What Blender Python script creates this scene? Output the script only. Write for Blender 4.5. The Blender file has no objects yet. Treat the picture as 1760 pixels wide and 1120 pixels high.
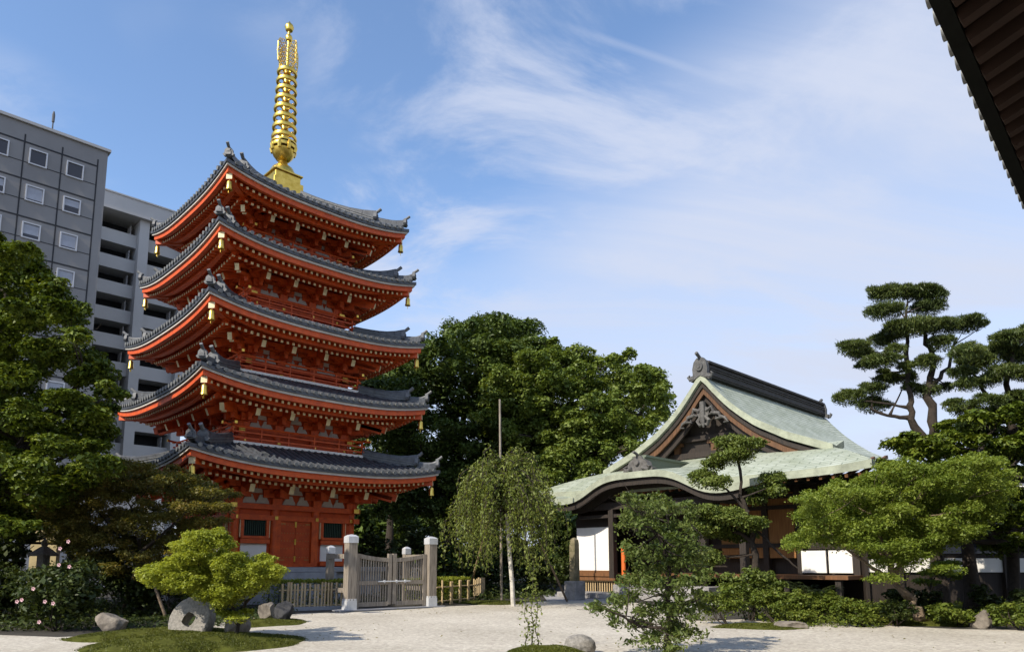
import bpy, bmesh, math, random, mathutils
import numpy as np
from mathutils import Vector, Matrix
R = math.radians
random.seed(7)
# ------------------------------------------------------------------ camera, sky, sun
SC = bpy.context.scene
COL = SC.collection
cam_d = bpy.data.cameras.new('camera'); cam = bpy.data.objects.new('camera', cam_d); COL.objects.link(cam)
F_PX, PITCH, CX, CY, EYE = 1230.0, R(8.0), 880.0, 794.0, 1.5
cam_d.sensor_width = 36; cam_d.lens = 36*F_PX/1760; cam_d.shift_y = (CY-560)/1760
cam.location = (0, 0, EYE); cam.rotation_euler = (R(90)+PITCH, 0, 0)
cam_d.clip_start = .05; cam_d.clip_end = 6000
SC.camera = cam
SUN_EL = R(38); SUN_DIR = Vector((-.68*math.cos(SUN_EL), -.733*math.cos(SUN_EL), math.sin(SUN_EL))).normalized()
sl = bpy.data.lights.new('sun', 'SUN'); so = bpy.data.objects.new('sun', sl); COL.objects.link(so)
sl.energy = 2.75; sl.angle = R(.5); sl.color = (1, .91, .77)
so.rotation_euler = SUN_DIR.to_track_quat('Z', 'Y').to_euler()
SC.view_settings.view_transform = 'Standard'; SC.view_settings.look = 'None'
SC.view_settings.exposure = 1.08; SC.view_settings.gamma = 1; SC.view_settings.use_curve_mapping = False
W = bpy.data.worlds.new('World'); SC.world = W; W.use_nodes = True
def build_world():
    nt = W.node_tree; N = nt.nodes; L = nt.links; N.clear()
    out = N.new('ShaderNodeOutputWorld'); bg = N.new('ShaderNodeBackground'); L.new(bg.outputs[0], out.inputs[0])
    sky = N.new('ShaderNodeTexSky'); sky.sky_type = 'NISHITA'; sky.sun_disc = False
    sky.sun_elevation = SUN_EL; sky.sun_rotation = math.atan2(SUN_DIR.x, SUN_DIR.y)
    sky.air_density = 1.0; sky.dust_density = .6; sky.ozone_density = 3.2
    bg.inputs[1].default_value = .122
    tc = N.new('ShaderNodeTexCoord')
    def math_(op, a, b=None, clamp=False):
        n = N.new('ShaderNodeMath'); n.operation = op; n.use_clamp = clamp
        for i, x in enumerate((a, b)):
            if x is None: continue
            if hasattr(x, 'links'): L.new(x, n.inputs[i])
            else: n.inputs[i].default_value = x
        return n.outputs[0]
    sep = N.new('ShaderNodeSeparateXYZ'); L.new(tc.outputs['Generated'], sep.inputs[0])
    x, y, z = sep.outputs
    zz = math_('ADD', math_('MAXIMUM', z, 0), .22)
    cmb = N.new('ShaderNodeCombineXYZ'); L.new(math_('DIVIDE', x, zz), cmb.inputs[0]); L.new(math_('DIVIDE', y, zz), cmb.inputs[1])
    def noise(rot, scale, sc, det, rough, dist, lo, hi):
        mp = N.new('ShaderNodeMapping'); mp.inputs['Rotation'].default_value = (0, 0, rot); mp.inputs['Scale'].default_value = scale
        L.new(cmb.outputs[0], mp.inputs[0])
        n = N.new('ShaderNodeTexNoise'); n.inputs['Scale'].default_value = sc; n.inputs['Detail'].default_value = det
        n.inputs['Roughness'].default_value = rough; n.inputs['Distortion'].default_value = dist
        L.new(mp.outputs[0], n.inputs[0])
        m = N.new('ShaderNodeMapRange'); m.interpolation_type = 'SMOOTHSTEP'; m.inputs[1].default_value = lo; m.inputs[2].default_value = hi
        L.new(n.outputs[0], m.inputs[0]); return m.outputs[0]
    streak = noise(R(-50), (.8, 1.2, 1), 3.0, 10, .62, .45, .42, .66)
    puff = noise(R(75), (1, 1.2, 1), 1.25, 3, .5, .2, .38, .58)
    wisp = noise(R(-48), (.45, 1.5, 1), 1.9, 9, .62, .8, .32, .72)
    broad = noise(R(-40), (.5, .8, 1), .9, 4, .55, .3, .3, .75)
    # veil of cirrostratus filling the right-hand side of the sky, its edge running up to the right
    az = math_('DIVIDE', x, math_('MAXIMUM', y, .05)); el = math_('DIVIDE', z, math_('MAXIMUM', y, .05))
    veil = N.new('ShaderNodeMapRange'); veil.interpolation_type = 'SMOOTHSTEP'; veil.inputs[1].default_value = -.24; veil.inputs[2].default_value = .22
    edge = math_('ADD', math_('SUBTRACT', az, el), .46)
    L.new(math_('ADD', edge, math_('MULTIPLY', math_('SUBTRACT', broad, .5), .34)), veil.inputs[0])
    c1 = math_('MULTIPLY', math_('MULTIPLY', streak, puff), .8)
    low = N.new('ShaderNodeMapRange'); low.interpolation_type = 'SMOOTHSTEP'; low.inputs[1].default_value = .45; low.inputs[2].default_value = .05
    L.new(z, low.inputs[0])
    c2 = math_('MULTIPLY', veil.outputs[0], math_('ADD', .58, math_('MULTIPLY', wisp, .42)))
    c3 = math_('MULTIPLY', low.outputs[0], .8)
    # a thin, broken vapour trail: a narrow band along one great circle
    nv = N.new('ShaderNodeVectorMath'); nv.operation = 'DOT_PRODUCT'; nv.inputs[1].default_value = TRAIL
    nrm = N.new('ShaderNodeVectorMath'); nrm.operation = 'NORMALIZE'; L.new(tc.outputs['Generated'], nrm.inputs[0]); L.new(nrm.outputs[0], nv.inputs[0])
    tr = N.new('ShaderNodeMapRange'); tr.inputs[1].default_value = .006; tr.inputs[2].default_value = .001
    L.new(math_('ABSOLUTE', nv.outputs['Value']), tr.inputs[0])
    band = N.new('ShaderNodeMapRange'); band.inputs[1].default_value = .16; band.inputs[2].default_value = .05
    L.new(math_('ABSOLUTE', math_('SUBTRACT', az, .2)), band.inputs[0])
    up = N.new('ShaderNodeMapRange'); up.inputs[1].default_value = 0; up.inputs[2].default_value = .1
    L.new(y, up.inputs[0])
    c4 = math_('MULTIPLY', math_('MULTIPLY', math_('MULTIPLY', tr.outputs[0], band.outputs[0]), up.outputs[0]), .22)
    inv = math_('SUBTRACT', 1, c1)
    for c in (c2, c3, c4): inv = math_('MULTIPLY', inv, math_('SUBTRACT', 1, c, True))
    cov = math_('SUBTRACT', 1, inv, True)
    mx = N.new('ShaderNodeMix'); mx.data_type = 'RGBA'; L.new(cov, mx.inputs['Factor'])
    L.new(sky.outputs[0], mx.inputs['A']); mx.inputs['B'].default_value = (2.62, 2.86, 3.50, 1)
    L.new(mx.outputs['Result'], bg.inputs[0])
def ray(px, py):
    x = px-CX; u = CY-py
    return Vector((x, F_PX*math.cos(PITCH)-u*math.sin(PITCH), F_PX*math.sin(PITCH)+u*math.cos(PITCH)))
def at(px, py, d):                      # world point seen at that pixel at distance d straight ahead
    r = ray(px, py); return Vector((r.x/r.y*d, d, r.z/r.y*d+EYE))
def gp(px, py, z=0.0):                  # the same on the ground
    r = ray(px, py); t = (z-EYE)/r.z; return Vector((r.x*t, r.y*t, z))
TRAIL = ray(1060, 75).normalized().cross(ray(1225, 132).normalized()).normalized()
build_world()
# ------------------------------------------------------------------ materials
def mat(name, col, rough=.6, var=0.0, scale=3.0, bump=0.0, bscale=40.0, metal=0.0, col2=None, spec=.5, det=5, trans=0.0):
    m = bpy.data.materials.new(name); m.use_nodes = True
    nt = m.node_tree; N = nt.nodes; L = nt.links; b = N['Principled BSDF']
    b.inputs['Roughness'].default_value = rough; b.inputs['Metallic'].default_value = metal
    b.inputs['Specular IOR Level'].default_value = spec
    tc = N.new('ShaderNodeTexCoord')
    if var or col2:
        n = N.new('ShaderNodeTexNoise'); n.inputs['Scale'].default_value = scale; n.inputs['Detail'].default_value = det; n.inputs['Roughness'].default_value = .65
        L.new(tc.outputs['Object'], n.inputs[0])
        r = N.new('ShaderNodeValToRGB'); L.new(n.outputs[0], r.inputs[0])
        c2 = col2 or tuple(min(1, c*(1+var)) for c in col); c1 = col if col2 else tuple(c*(1-var) for c in col)
        r.color_ramp.elements[0].position = .32; r.color_ramp.elements[1].position = .68
        r.color_ramp.elements[0].color = (*c1, 1); r.color_ramp.elements[1].color = (*c2, 1)
        L.new(r.outputs[0], b.inputs['Base Color'])
    else: b.inputs['Base Color'].default_value = (*col, 1)
    if bump:
        n2 = N.new('ShaderNodeTexNoise'); n2.inputs['Scale'].default_value = bscale; n2.inputs['Detail'].default_value = 4
        L.new(tc.outputs['Object'], n2.inputs[0])
        bp = N.new('ShaderNodeBump'); bp.inputs['Strength'].default_value = bump; bp.inputs['Distance'].default_value = .02
        L.new(n2.outputs[0], bp.inputs['Height']); L.new(bp.outputs[0], b.inputs['Normal'])
    return m
def leaf_mat(name, dark, mid, light, trans=.3, rough=.5, nscale=.7):
    m = bpy.data.materials.new(name); m.use_nodes = True
    nt = m.node_tree; N = nt.nodes; L = nt.links; b = N['Principled BSDF']; o = N['Material Output']
    g = N.new('ShaderNodeNewGeometry'); tc = N.new('ShaderNodeTexCoord')
    n = N.new('ShaderNodeTexNoise'); n.inputs['Scale'].default_value = nscale; n.inputs['Detail'].default_value = 3; L.new(tc.outputs['Object'], n.inputs[0])
    a = N.new('ShaderNodeMath'); a.operation = 'MULTIPLY_ADD'; L.new(n.outputs[0], a.inputs[0]); a.inputs[1].default_value = .8; a.inputs[2].default_value = -.15
    s = N.new('ShaderNodeMath'); s.operation = 'MULTIPLY_ADD'; L.new(g.outputs['Random Per Island'], s.inputs[0]); s.inputs[1].default_value = .5; L.new(a.outputs[0], s.inputs[2])
    r = N.new('ShaderNodeValToRGB'); L.new(s.outputs[0], r.inputs[0])
    e = r.color_ramp.elements; e[0].position = .1; e[1].position = .9; e[0].color = (*dark, 1); e[1].color = (*light, 1)
    q = e.new(.5); q.color = (*mid, 1)
    L.new(r.outputs[0], b.inputs['Base Color']); b.inputs['Roughness'].default_value = rough; b.inputs['Specular IOR Level'].default_value = .3
    t = N.new('ShaderNodeBsdfTranslucent'); mu = N.new('ShaderNodeMix'); mu.data_type = 'RGBA'; mu.blend_type = 'MULTIPLY'; mu.inputs['Factor'].default_value = 1
    L.new(r.outputs[0], mu.inputs['A']); mu.inputs['B'].default_value = (1.5, 1.4, .6, 1); L.new(mu.outputs['Result'], t.inputs[0])
    x = N.new('ShaderNodeMixShader'); x.inputs[0].default_value = trans; L.new(b.outputs[0], x.inputs[1]); L.new(t.outputs[0], x.inputs[2]); L.new(x.outputs[0], o.inputs[0])
    return m
def wood_mat(name, c1, c2, scale=6.0, rough=.7):       # long grain along local Z, falls back to blotches
    m = bpy.data.materials.new(name); m.use_nodes = True
    nt = m.node_tree; N = nt.nodes; L = nt.links; b = N['Principled BSDF']; b.inputs['Roughness'].default_value = rough
    tc = N.new('ShaderNodeTexCoord'); mp = N.new('ShaderNodeMapping'); mp.inputs['Scale'].default_value = (scale*2, scale*2, scale*.15); L.new(tc.outputs['Object'], mp.inputs[0])
    n = N.new('ShaderNodeTexNoise'); n.inputs['Scale'].default_value = 2; n.inputs['Detail'].default_value = 6; L.new(mp.outputs[0], n.inputs[0])
    r = N.new('ShaderNodeValToRGB'); L.new(n.outputs[0], r.inputs[0]); r.color_ramp.elements[0].position = .3; r.color_ramp.elements[1].position = .7
    r.color_ramp.elements[0].color = (*c1, 1); r.color_ramp.elements[1].color = (*c2, 1); L.new(r.outputs[0], b.inputs['Base Color'])
    bp = N.new('ShaderNodeBump'); bp.inputs['Strength'].default_value = .3; bp.inputs['Distance'].default_value = .01; L.new(n.outputs[0], bp.inputs['Height']); L.new(bp.outputs[0], b.inputs['Normal'])
    return m
def copper_mat(name):
    m = bpy.data.materials.new(name); m.use_nodes = True
    nt = m.node_tree; N = nt.nodes; L = nt.links; b = N['Principled BSDF']; b.inputs['Roughness'].default_value = .55
    uv = N.new('ShaderNodeUVMap')
    br = N.new('ShaderNodeTexBrick'); br.inputs['Scale'].default_value = 1; br.inputs['Brick Width'].default_value = .9; br.inputs['Row Height'].default_value = .22
    br.inputs['Mortar Size'].default_value = .022; br.inputs['Mortar Smooth'].default_value = .4
    br.inputs['Color1'].default_value = (.375, .41, .335, 1); br.inputs['Color2'].default_value = (.44, .475, .40, 1); br.inputs['Mortar'].default_value = (.16, .19, .145, 1)
    L.new(uv.outputs[0], br.inputs[0])
    n = N.new('ShaderNodeTexNoise'); n.inputs['Scale'].default_value = 1.2; n.inputs['Detail'].default_value = 7; L.new(uv.outputs[0], n.inputs[0])
    r = N.new('ShaderNodeValToRGB'); L.new(n.outputs[0], r.inputs[0]); r.color_ramp.elements[0].position = .3; r.color_ramp.elements[1].position = .7
    r.color_ramp.elements[0].color = (.72, .74, .66, 1); r.color_ramp.elements[1].color = (1, 1, 1, 1)
    mu = N.new('ShaderNodeMix'); mu.data_type = 'RGBA'; mu.blend_type = 'MULTIPLY'; mu.inputs['Factor'].default_value = 1
    L.new(br.outputs[0], mu.inputs['A']); L.new(r.outputs[0], mu.inputs['B']); L.new(mu.outputs['Result'], b.inputs['Base Color'])
    bp = N.new('ShaderNodeBump'); bp.inputs['Strength'].default_value = .5; bp.inputs['Distance'].default_value = .03; bp.invert = True
    L.new(br.outputs['Fac'], bp.inputs['Height']); L.new(bp.outputs[0], b.inputs['Normal'])
    return m
M = dict(
    red=mat('vermilion', (.42, .052, .006), .55, 0, 4.5, col2=(.68, .098, .007), det=9), redsoft=mat('vermilion_board', (.38, .046, .006), .65, 0, 3, col2=(.58, .078, .007), det=9),
    cream=mat('cream_paint', (.74, .62, .36), .6, .15, 6), plaster=mat('aged_plaster', (.50, .47, .42), .85, .18, 2),
    white=mat('white_plaster', (.78, .76, .71), .9, .05, 2, .05), tile=mat('roof_tile', (.060, .066, .075), .42, .45, 4, .15, 30),
    tile_end=mat('tile_end', (.165, .17, .165), .5, .3, 5), gold=mat('gilt', (.60, .40, .065), .34, 0, 5, metal=1.0, col2=(.84, .60, .14), det=8),
    green=mat('lattice_green', (.012, .042, .026), .6, .2, 8), stone=mat('stone', (.27, .26, .25), .9, .3, 4, .5, 25),
    granite=mat('granite', (.22, .205, .18), .9, .35, 18, .5, 60), rock=mat('garden_rock', (.085, .072, .06), .9, .2, 3.5, .9, 11, col2=(.27, .235, .19)),
    darkrock=mat('dark_rock', (.010, .010, .012), .7, .4, 6, .5, 12), grey=mat('grey_paving', (.30, .30, .31), .9, .15, 3, .2, 40),
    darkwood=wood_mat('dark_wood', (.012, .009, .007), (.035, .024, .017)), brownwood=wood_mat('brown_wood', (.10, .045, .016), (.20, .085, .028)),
    orangewood=wood_mat('orange_wood', (.20, .085, .022), (.34, .16, .045)), greywood=wood_mat('weathered_wood', (.155, .128, .098), (.33, .285, .23), 9),
    bamboo=wood_mat('bamboo', (.36, .25, .12), (.62, .48, .28), 7), tin=mat('tin_cap', (.62, .63, .64), .4, .1, 5, metal=.3),
    copper=copper_mat('patina_copper'), carvedark=mat('ridge_end_tile', (.085, .085, .082), .7, .4, 6, .5, 20), ridge=mat('ridge_metal', (.040, .037, .033), .75, .4, 3), carved=mat('carved_grey', (.105, .10, .093), .8, .4, 6, .5, 20),
    bark=mat('bark', (.035, .026, .019), .95, .4, 8, .9, 20), lightbark=mat('light_bark', (.17, .125, .085), .95, .35, 9, .8, 18),
    whitepole=mat('pale_bark', (.50, .47, .41), .85, .25, 5, .3, 12), soil=mat('soil', (.035, .030, .022), 1, .4, 2, .5, 10),
    conc=mat('grey_cladding', (.265, .255, .245), .75, .14, .12, .1, 3), joint=mat('panel_joint', (.035, .036, .04), .9),
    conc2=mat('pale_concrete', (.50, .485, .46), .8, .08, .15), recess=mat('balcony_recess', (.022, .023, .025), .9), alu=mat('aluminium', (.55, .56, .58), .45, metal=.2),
    blind=mat('window_blind', (.36, .38, .43), .15, .2, .8), glass=mat('dark_glass', (.035, .04, .055), .06), ochre=mat('ochre_wall', (.36, .29, .15), .9, .15, 3),
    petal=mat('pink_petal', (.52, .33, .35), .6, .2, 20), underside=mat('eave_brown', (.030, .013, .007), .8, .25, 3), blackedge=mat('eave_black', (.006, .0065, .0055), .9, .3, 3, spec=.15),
    redpaint=mat('banner_orange', (.62, .13, .02), .6, .1, 3), iron=mat('iron', (.10, .10, .10), .5, metal=.6))
M['gravel'] = None
M['stud'] = mat('door_stud', (.42, .16, .03), .5, .3, 9)
M['orn'] = mat('ridge_tile', (.12, .125, .13), .6, .4, 8)
def gravel_mat():
    m = mat('gravel', (.53, .485, .405), 1, .16, 26, .6, 55, det=9); nt = m.node_tree; N = nt.nodes; L = nt.links; b = N['Principled BSDF']
    src = b.inputs['Base Color'].links[0].from_socket
    tc = N.new('ShaderNodeTexCoord'); v = N.new('ShaderNodeTexVoronoi'); v.inputs['Scale'].default_value = 16; L.new(tc.outputs['Object'], v.inputs[0])
    n = N.new('ShaderNodeTexNoise'); n.inputs['Scale'].default_value = .35; n.inputs['Detail'].default_value = 6; L.new(tc.outputs['Object'], n.inputs[0])
    r = N.new('ShaderNodeValToRGB'); L.new(n.outputs[0], r.inputs[0]); r.color_ramp.elements[0].position = .35; r.color_ramp.elements[1].position = .65
    r.color_ramp.elements[0].color = (.80, .79, .77, 1); r.color_ramp.elements[1].color = (1, 1, 1, 1)
    h = N.new('ShaderNodeMix'); h.data_type = 'RGBA'; h.blend_type = 'OVERLAY'; h.inputs['Factor'].default_value = .28; L.new(src, h.inputs['A']); bw_ = N.new('ShaderNodeRGBToBW'); L.new(v.outputs['Color'], bw_.inputs[0]); L.new(bw_.outputs[0], h.inputs['B'])
    mu = N.new('ShaderNodeMix'); mu.data_type = 'RGBA'; mu.blend_type = 'MULTIPLY'; mu.inputs['Factor'].default_value = 1; L.new(h.outputs['Result'], mu.inputs['A']); L.new(r.outputs[0], mu.inputs['B'])
    L.new(mu.outputs['Result'], b.inputs['Base Color']); return m
M['gravel'] = gravel_mat()
M['moss'] = mat('moss', (.050, .052, .010), .95, .2, 6, .9, 45, col2=(.095, .105, .018), spec=.1)
LM = dict(
    bright=leaf_mat('maple_bright', (.15, .19, .022), (.29, .33, .042), (.43, .46, .085), .38), maple=leaf_mat('maple_green', (.085, .135, .018), (.175, .235, .034), (.29, .34, .065), .38),
    brown=leaf_mat('maple_bronze', (.080, .092, .022), (.155, .145, .036), (.25, .185, .055), .4), big=leaf_mat('podocarpus', (.032, .056, .006), (.090, .130, .012), (.20, .235, .030), .2),
    camphor=leaf_mat('camphor_dark', (.030, .054, .012), (.074, .115, .022), (.14, .185, .042), .2, .5, .25), camphor2=leaf_mat('camphor_light', (.062, .102, .016), (.130, .180, .032), (.23, .275, .062), .25, .5, .25),
    yellow=leaf_mat('yellow_green', (.10, .13, .012), (.19, .22, .02), (.29, .31, .03), .3), pine=leaf_mat('pine', (.020, .036, .008), (.055, .080, .015), (.125, .150, .030), .1),
    holly=leaf_mat('holly', (.055, .085, .016), (.115, .155, .028), (.20, .235, .055), .25), fore=leaf_mat('plum', (.050, .082, .018), (.105, .145, .034), (.19, .22, .07), .3),
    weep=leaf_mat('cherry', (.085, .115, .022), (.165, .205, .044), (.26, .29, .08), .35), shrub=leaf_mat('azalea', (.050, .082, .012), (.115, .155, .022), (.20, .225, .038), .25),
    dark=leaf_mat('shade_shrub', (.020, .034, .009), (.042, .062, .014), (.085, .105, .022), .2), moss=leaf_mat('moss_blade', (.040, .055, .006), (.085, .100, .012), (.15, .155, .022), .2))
# ------------------------------------------------------------------ mesh helpers
class MB:
    def __init__(s): s.v = []; s.f = []; s.m = []; s.uv = {}
    def add(s, vs, fs, mi=0):
        o = len(s.v); s.v += [tuple(v) for v in vs]
        for f in fs: s.f.append([o+i for i in f]); s.m.append(mi)
    def box(s, c, d, mi=0, mx=None):
        x, y, z = (q/2 for q in d)
        vs = [Vector((i*x, j*y, k*z)) for i in (-1, 1) for j in (-1, 1) for k in (-1, 1)]
        vs = [(mx @ v if mx else v)+Vector(c) for v in vs]
        s.add(vs, [(0, 1, 3, 2), (4, 6, 7, 5), (0, 4, 5, 1), (2, 3, 7, 6), (0, 2, 6, 4), (1, 5, 7, 3)], mi)
    def bar(s, p0, p1, w, h, mi=0, mi_end=None, up=(0, 0, 1)):
        p0 = Vector(p0); p1 = Vector(p1); d = (p1-p0).normalized(); u = Vector(up); a = d.cross(u)
        if a.length < 1e-4: a = d.cross(Vector((1, 0, 0)))
        a.normalize(); b = a.cross(d)
        vs = [p+a*i*w/2+b*j*h/2 for p in (p0, p1) for i, j in ((-1, -1), (1, -1), (1, 1), (-1, 1))]
        s.add(vs, [(0, 1, 5, 4), (1, 2, 6, 5), (2, 3, 7, 6), (3, 0, 4, 7), (3, 2, 1, 0)], mi)
        s.add(vs[4:], [(0, 1, 2, 3)], mi if mi_end is None else mi_end)
    def tube(s, pts, rad, n=8, mi=0, cap=True):
        pts = [Vector(p) for p in pts]; rad = rad if hasattr(rad, '__len__') else [rad]*len(pts); vs = []; a = None
        for i, p in enumerate(pts):
            d = (pts[min(i+1, len(pts)-1)]-pts[max(i-1, 0)]).normalized()
            if a is None: a = d.orthogonal().normalized()
            a = (a-d*a.dot(d)).normalized(); b = d.cross(a)
            vs += [p+(a*math.cos(t)+b*math.sin(t))*rad[i] for t in (2*math.pi*k/n for k in range(n))]
        fs = [(i*n+k, i*n+(k+1) % n, (i+1)*n+(k+1) % n, (i+1)*n+k) for i in range(len(pts)-1) for k in range(n)]
        if cap: fs += [tuple(range(n-1, -1, -1)), tuple(range((len(pts)-1)*n, len(pts)*n))]
        s.add(vs, fs, mi)
    def lathe(s, prof, n=16, c=(0, 0, 0), mi=0, rot=0.0):
        c = Vector(c); vs = [c+Vector((r*math.cos(rot+2*math.pi*k/n), r*math.sin(rot+2*math.pi*k/n), z)) for r, z in prof for k in range(n)]
        fs = [(i*n+k, i*n+(k+1) % n, (i+1)*n+(k+1) % n, (i+1)*n+k) for i in range(len(prof)-1) for k in range(n)]
        fs += [tuple(range(n-1, -1, -1)), tuple(range((len(prof)-1)*n, len(prof)*n))]
        s.add(vs, fs, mi)
    def prism(s, poly, fn0, fn1, mi=0):     # poly of (a, b); fn maps (a, b) to the front and the back face
        n = len(poly); vs = [fn0(*p) for p in poly]+[fn1(*p) for p in poly]
        s.add(vs, [tuple(range(n)), tuple(range(2*n-1, n-1, -1))]+[(i, (i+1) % n, n+(i+1) % n, n+i) for i in range(n)], mi)
    def sheet(s, top, th, mi=0, mi_side=None, mi_bot=None, uv=None):   # closed slab below a grid of points top[i][j]
        ni, nj = len(top), len(top[0]); mi_side = mi if mi_side is None else mi_side; mi_bot = mi_side if mi_bot is None else mi_bot
        T = [top[i][j] for i in range(ni) for j in range(nj)]; th_ = th if callable(th) else (lambda i, j: th)
        B = [Vector(top[i][j])-Vector((0, 0, th_(i, j))) for i in range(ni) for j in range(nj)]; n = ni*nj
        q = [(i*nj+j, (i+1)*nj+j, (i+1)*nj+j+1, i*nj+j+1) for i in range(ni-1) for j in range(nj-1)]
        o = len(s.f)
        s.add(T+B, q, mi); base = len(s.v)-2*n
        if uv:
            for k, f in enumerate(q): s.uv[o+k] = [uv[a // nj][a % nj] for a in f]
        for f in q: s.f.append([base+n+a for a in reversed(f)]); s.m.append(mi_bot)
        rim = [i*nj for i in range(ni)]+[(ni-1)*nj+j for j in range(1, nj)]+[i*nj+nj-1 for i in range(ni-2, -1, -1)]+[j for j in range(nj-2, 0, -1)]
        for a, b in zip(rim, rim[1:]+rim[:1]): s.f.append([base+b, base+a, base+n+a, base+n+b]); s.m.append(mi_side)
    def build(s, name, mats, parent=None, smooth=False, loc=None, bevel=0.0):
        me = bpy.data.meshes.new(name); me.from_pydata(s.v, [], s.f)
        mats = mats if isinstance(mats, (list, tuple)) else [mats]
        for m in mats: me.materials.append(m)
        me.polygons.foreach_set('material_index', s.m)
        if s.uv:
            ul = me.uv_layers.new(name='UVMap')
            for fi, uvs in s.uv.items():
                for li, q in zip(me.polygons[fi].loop_indices, uvs): ul.data[li].uv = q
        bm = bmesh.new(); bm.from_mesh(me); bmesh.ops.recalc_face_normals(bm, faces=bm.faces)
        if bevel: bmesh.ops.bevel(bm, geom=bm.edges[:], offset=bevel, segments=1, affect='EDGES')
        bm.to_mesh(me); bm.free()
        if smooth:
            me.polygons.foreach_set('use_smooth', [True]*len(me.polygons)); me.set_sharp_from_angle(angle=R(40))
        o = bpy.data.objects.new(name, me); COL.objects.link(o)
        if parent: o.parent = parent
        if loc is not None: o.location = loc
        return o
def tag(o, label, cat, group=None, kind=None):
    o['label'] = label; o['category'] = cat
    if group: o['group'] = group
    if kind: o['kind'] = kind
    return o
def struct(o, kind='structure'): o['kind'] = kind; return o
def thing(name, label, cat, loc=(0, 0, 0), rz=0.0, group=None):
    o = bpy.data.objects.new(name, None); COL.objects.link(o); o.location = loc; o.rotation_euler = (0, 0, rz); o.empty_display_size = .3
    return tag(o, label, cat, group)
def dup(o, parent=None):
    c = o.copy(); COL.objects.link(c)
    if parent: c.parent = parent
    for k in list(o.children): dup(k, c)
    return c
def lathe_obj(name, m, prof, parent=None, n=16, rot=0.0, loc=None, smooth=True):
    b = MB(); b.lathe(prof, n, rot=rot); return b.build(name, m, parent, smooth, loc)
# ------------------------------------------------------------------ foliage
def unit(a): return a/np.maximum(np.linalg.norm(a, axis=1, keepdims=True), 1e-9)
def leaf_object(name, m, P, Nn, T, size, aspect, parent=None, fold=.15):
    T = unit(T-Nn*np.sum(T*Nn, 1, keepdims=True)); B = np.cross(Nn, T); L_ = size[:, None]; Wd = L_*aspect
    V = np.stack([P-T*L_*.5, P+B*Wd*.5+Nn*L_*fold-T*L_*.08, P+T*L_*.5, P-B*Wd*.5+Nn*L_*fold-T*L_*.08], 1).reshape(-1, 3)
    n = len(P); me = bpy.data.meshes.new(name); me.vertices.add(4*n); me.vertices.foreach_set('co', V.astype(np.float32).ravel())
    me.loops.add(4*n); me.loops.foreach_set('vertex_index', np.arange(4*n, dtype=np.int32))
    me.polygons.add(n); me.polygons.foreach_set('loop_start', np.arange(0, 4*n, 4, dtype=np.int32))
    me.update(calc_edges=True); me.validate(); me.materials.append(m)
    o = bpy.data.objects.new(name, me); COL.objects.link(o)
    if parent: o.parent = parent
    return o
def blob_leaves(blobs, n, size, rng, subs=10, lump=.42, up=.55, jitter=.7, mode='flat', under=.35, spread=.35, core=.22):
    """blobs: (centre, radii). Every blob is split into sub-clumps, every sub-clump gets leaves round its shell."""
    C = []; Rr = []
    for c, r in blobs:
        c = np.array(c); r = np.array(r, float)
        d = unit(rng.normal(size=(subs, 3))); d[:, 2] = np.where(d[:, 2] < -.2, -d[:, 2]*.6, d[:, 2])
        C.append(c+d*r*rng.uniform(.35, .85, (subs, 1))); Rr.append(r[None]*lump*rng.uniform(.7, 1.25, (subs, 1)))
    C = np.concatenate(C); Rr = np.concatenate(Rr)
    w = Rr.mean(1)**2; w /= w.sum(); k = rng.choice(len(C), n, p=w)
    d = unit(rng.normal(size=(n, 3))); flip = (d[:, 2] < -.1) & (rng.random(n) > under); d[flip, 2] *= -1
    rad = (1-spread)+spread*rng.random((n, 1))+.12*rng.normal(size=(n, 1))
    P = C[k]+d*Rr[k]*rad
    nc = int(n*core)
    if nc:
        bc = np.array([c for c, r in blobs]); br_ = np.array([r for c, r in blobs], float); kb = rng.choice(len(bc), nc, p=br_.mean(1)**2/np.sum(br_.mean(1)**2))
        P[:nc] = bc[kb]+unit(rng.normal(size=(nc, 3)))*br_[kb]*rng.random((nc, 1))**.4*.95
    Nn = unit(d*(1-up)+np.array([0, 0, up])+rng.normal(size=(n, 3))*jitter*.5)
    if mode == 'out': T = unit(d+np.array([0, 0, .5])+rng.normal(size=(n, 3))*.45); Nn = unit(np.cross(T, rng.normal(size=(n, 3))))
    elif mode == 'hang': T = unit(np.array([0, 0, -1.])+rng.normal(size=(n, 3))*.4)
    else: T = rng.normal(size=(n, 3))
    return P, Nn, T, size*np.clip(rng.lognormal(0, .32, n), .45, 2.2)
def inside(poly, x, y):
    c = False; n = len(poly)
    for i in range(n):
        x1, y1 = poly[i]; x2, y2 = poly[(i+1) % n]
        if (y1 > y) != (y2 > y) and x < (x2-x1)*(y-y1)/(y2-y1)+x1: c = not c
    return c
def fill(poly, d, dd, r, n, rng, flat=.75):
    """clumps of pixel radius about r that fill an outline evenly, spread over dd metres of depth"""
    xs = [p[0] for p in poly]; ys = [p[1] for p in poly]; out = []; pts = []
    for _ in range(n):
        best = None
        for _t in range(60):
            x = rng.uniform(min(xs), max(xs)); y = rng.uniform(min(ys), max(ys)); rr = rng.uniform(r*.7, r*1.3)
            if not all(inside(poly, x+rr*.72*math.cos(a), y+rr*.72*flat*math.sin(a)) for a in (0, 1.05, 2.1, 3.14, 4.2, 5.25)): continue
            z = rng.uniform(-1, 1); m = min([(x-p[0])**2+(y-p[1])**2+(z-p[2])**2*(r*1.5)**2 for p in pts], default=1e9)
            if best is None or m > best[0]: best = (m, x, y, z, rr)
            if _t > 24 and best: break
        if best is None: continue
        _, x, y, z, rr = best; pts.append((x, y, z)); dz = d+z*dd; s = dz/1235*rr; out.append((at(x, y, dz), (s, s, s*flat)))
    return out
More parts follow.
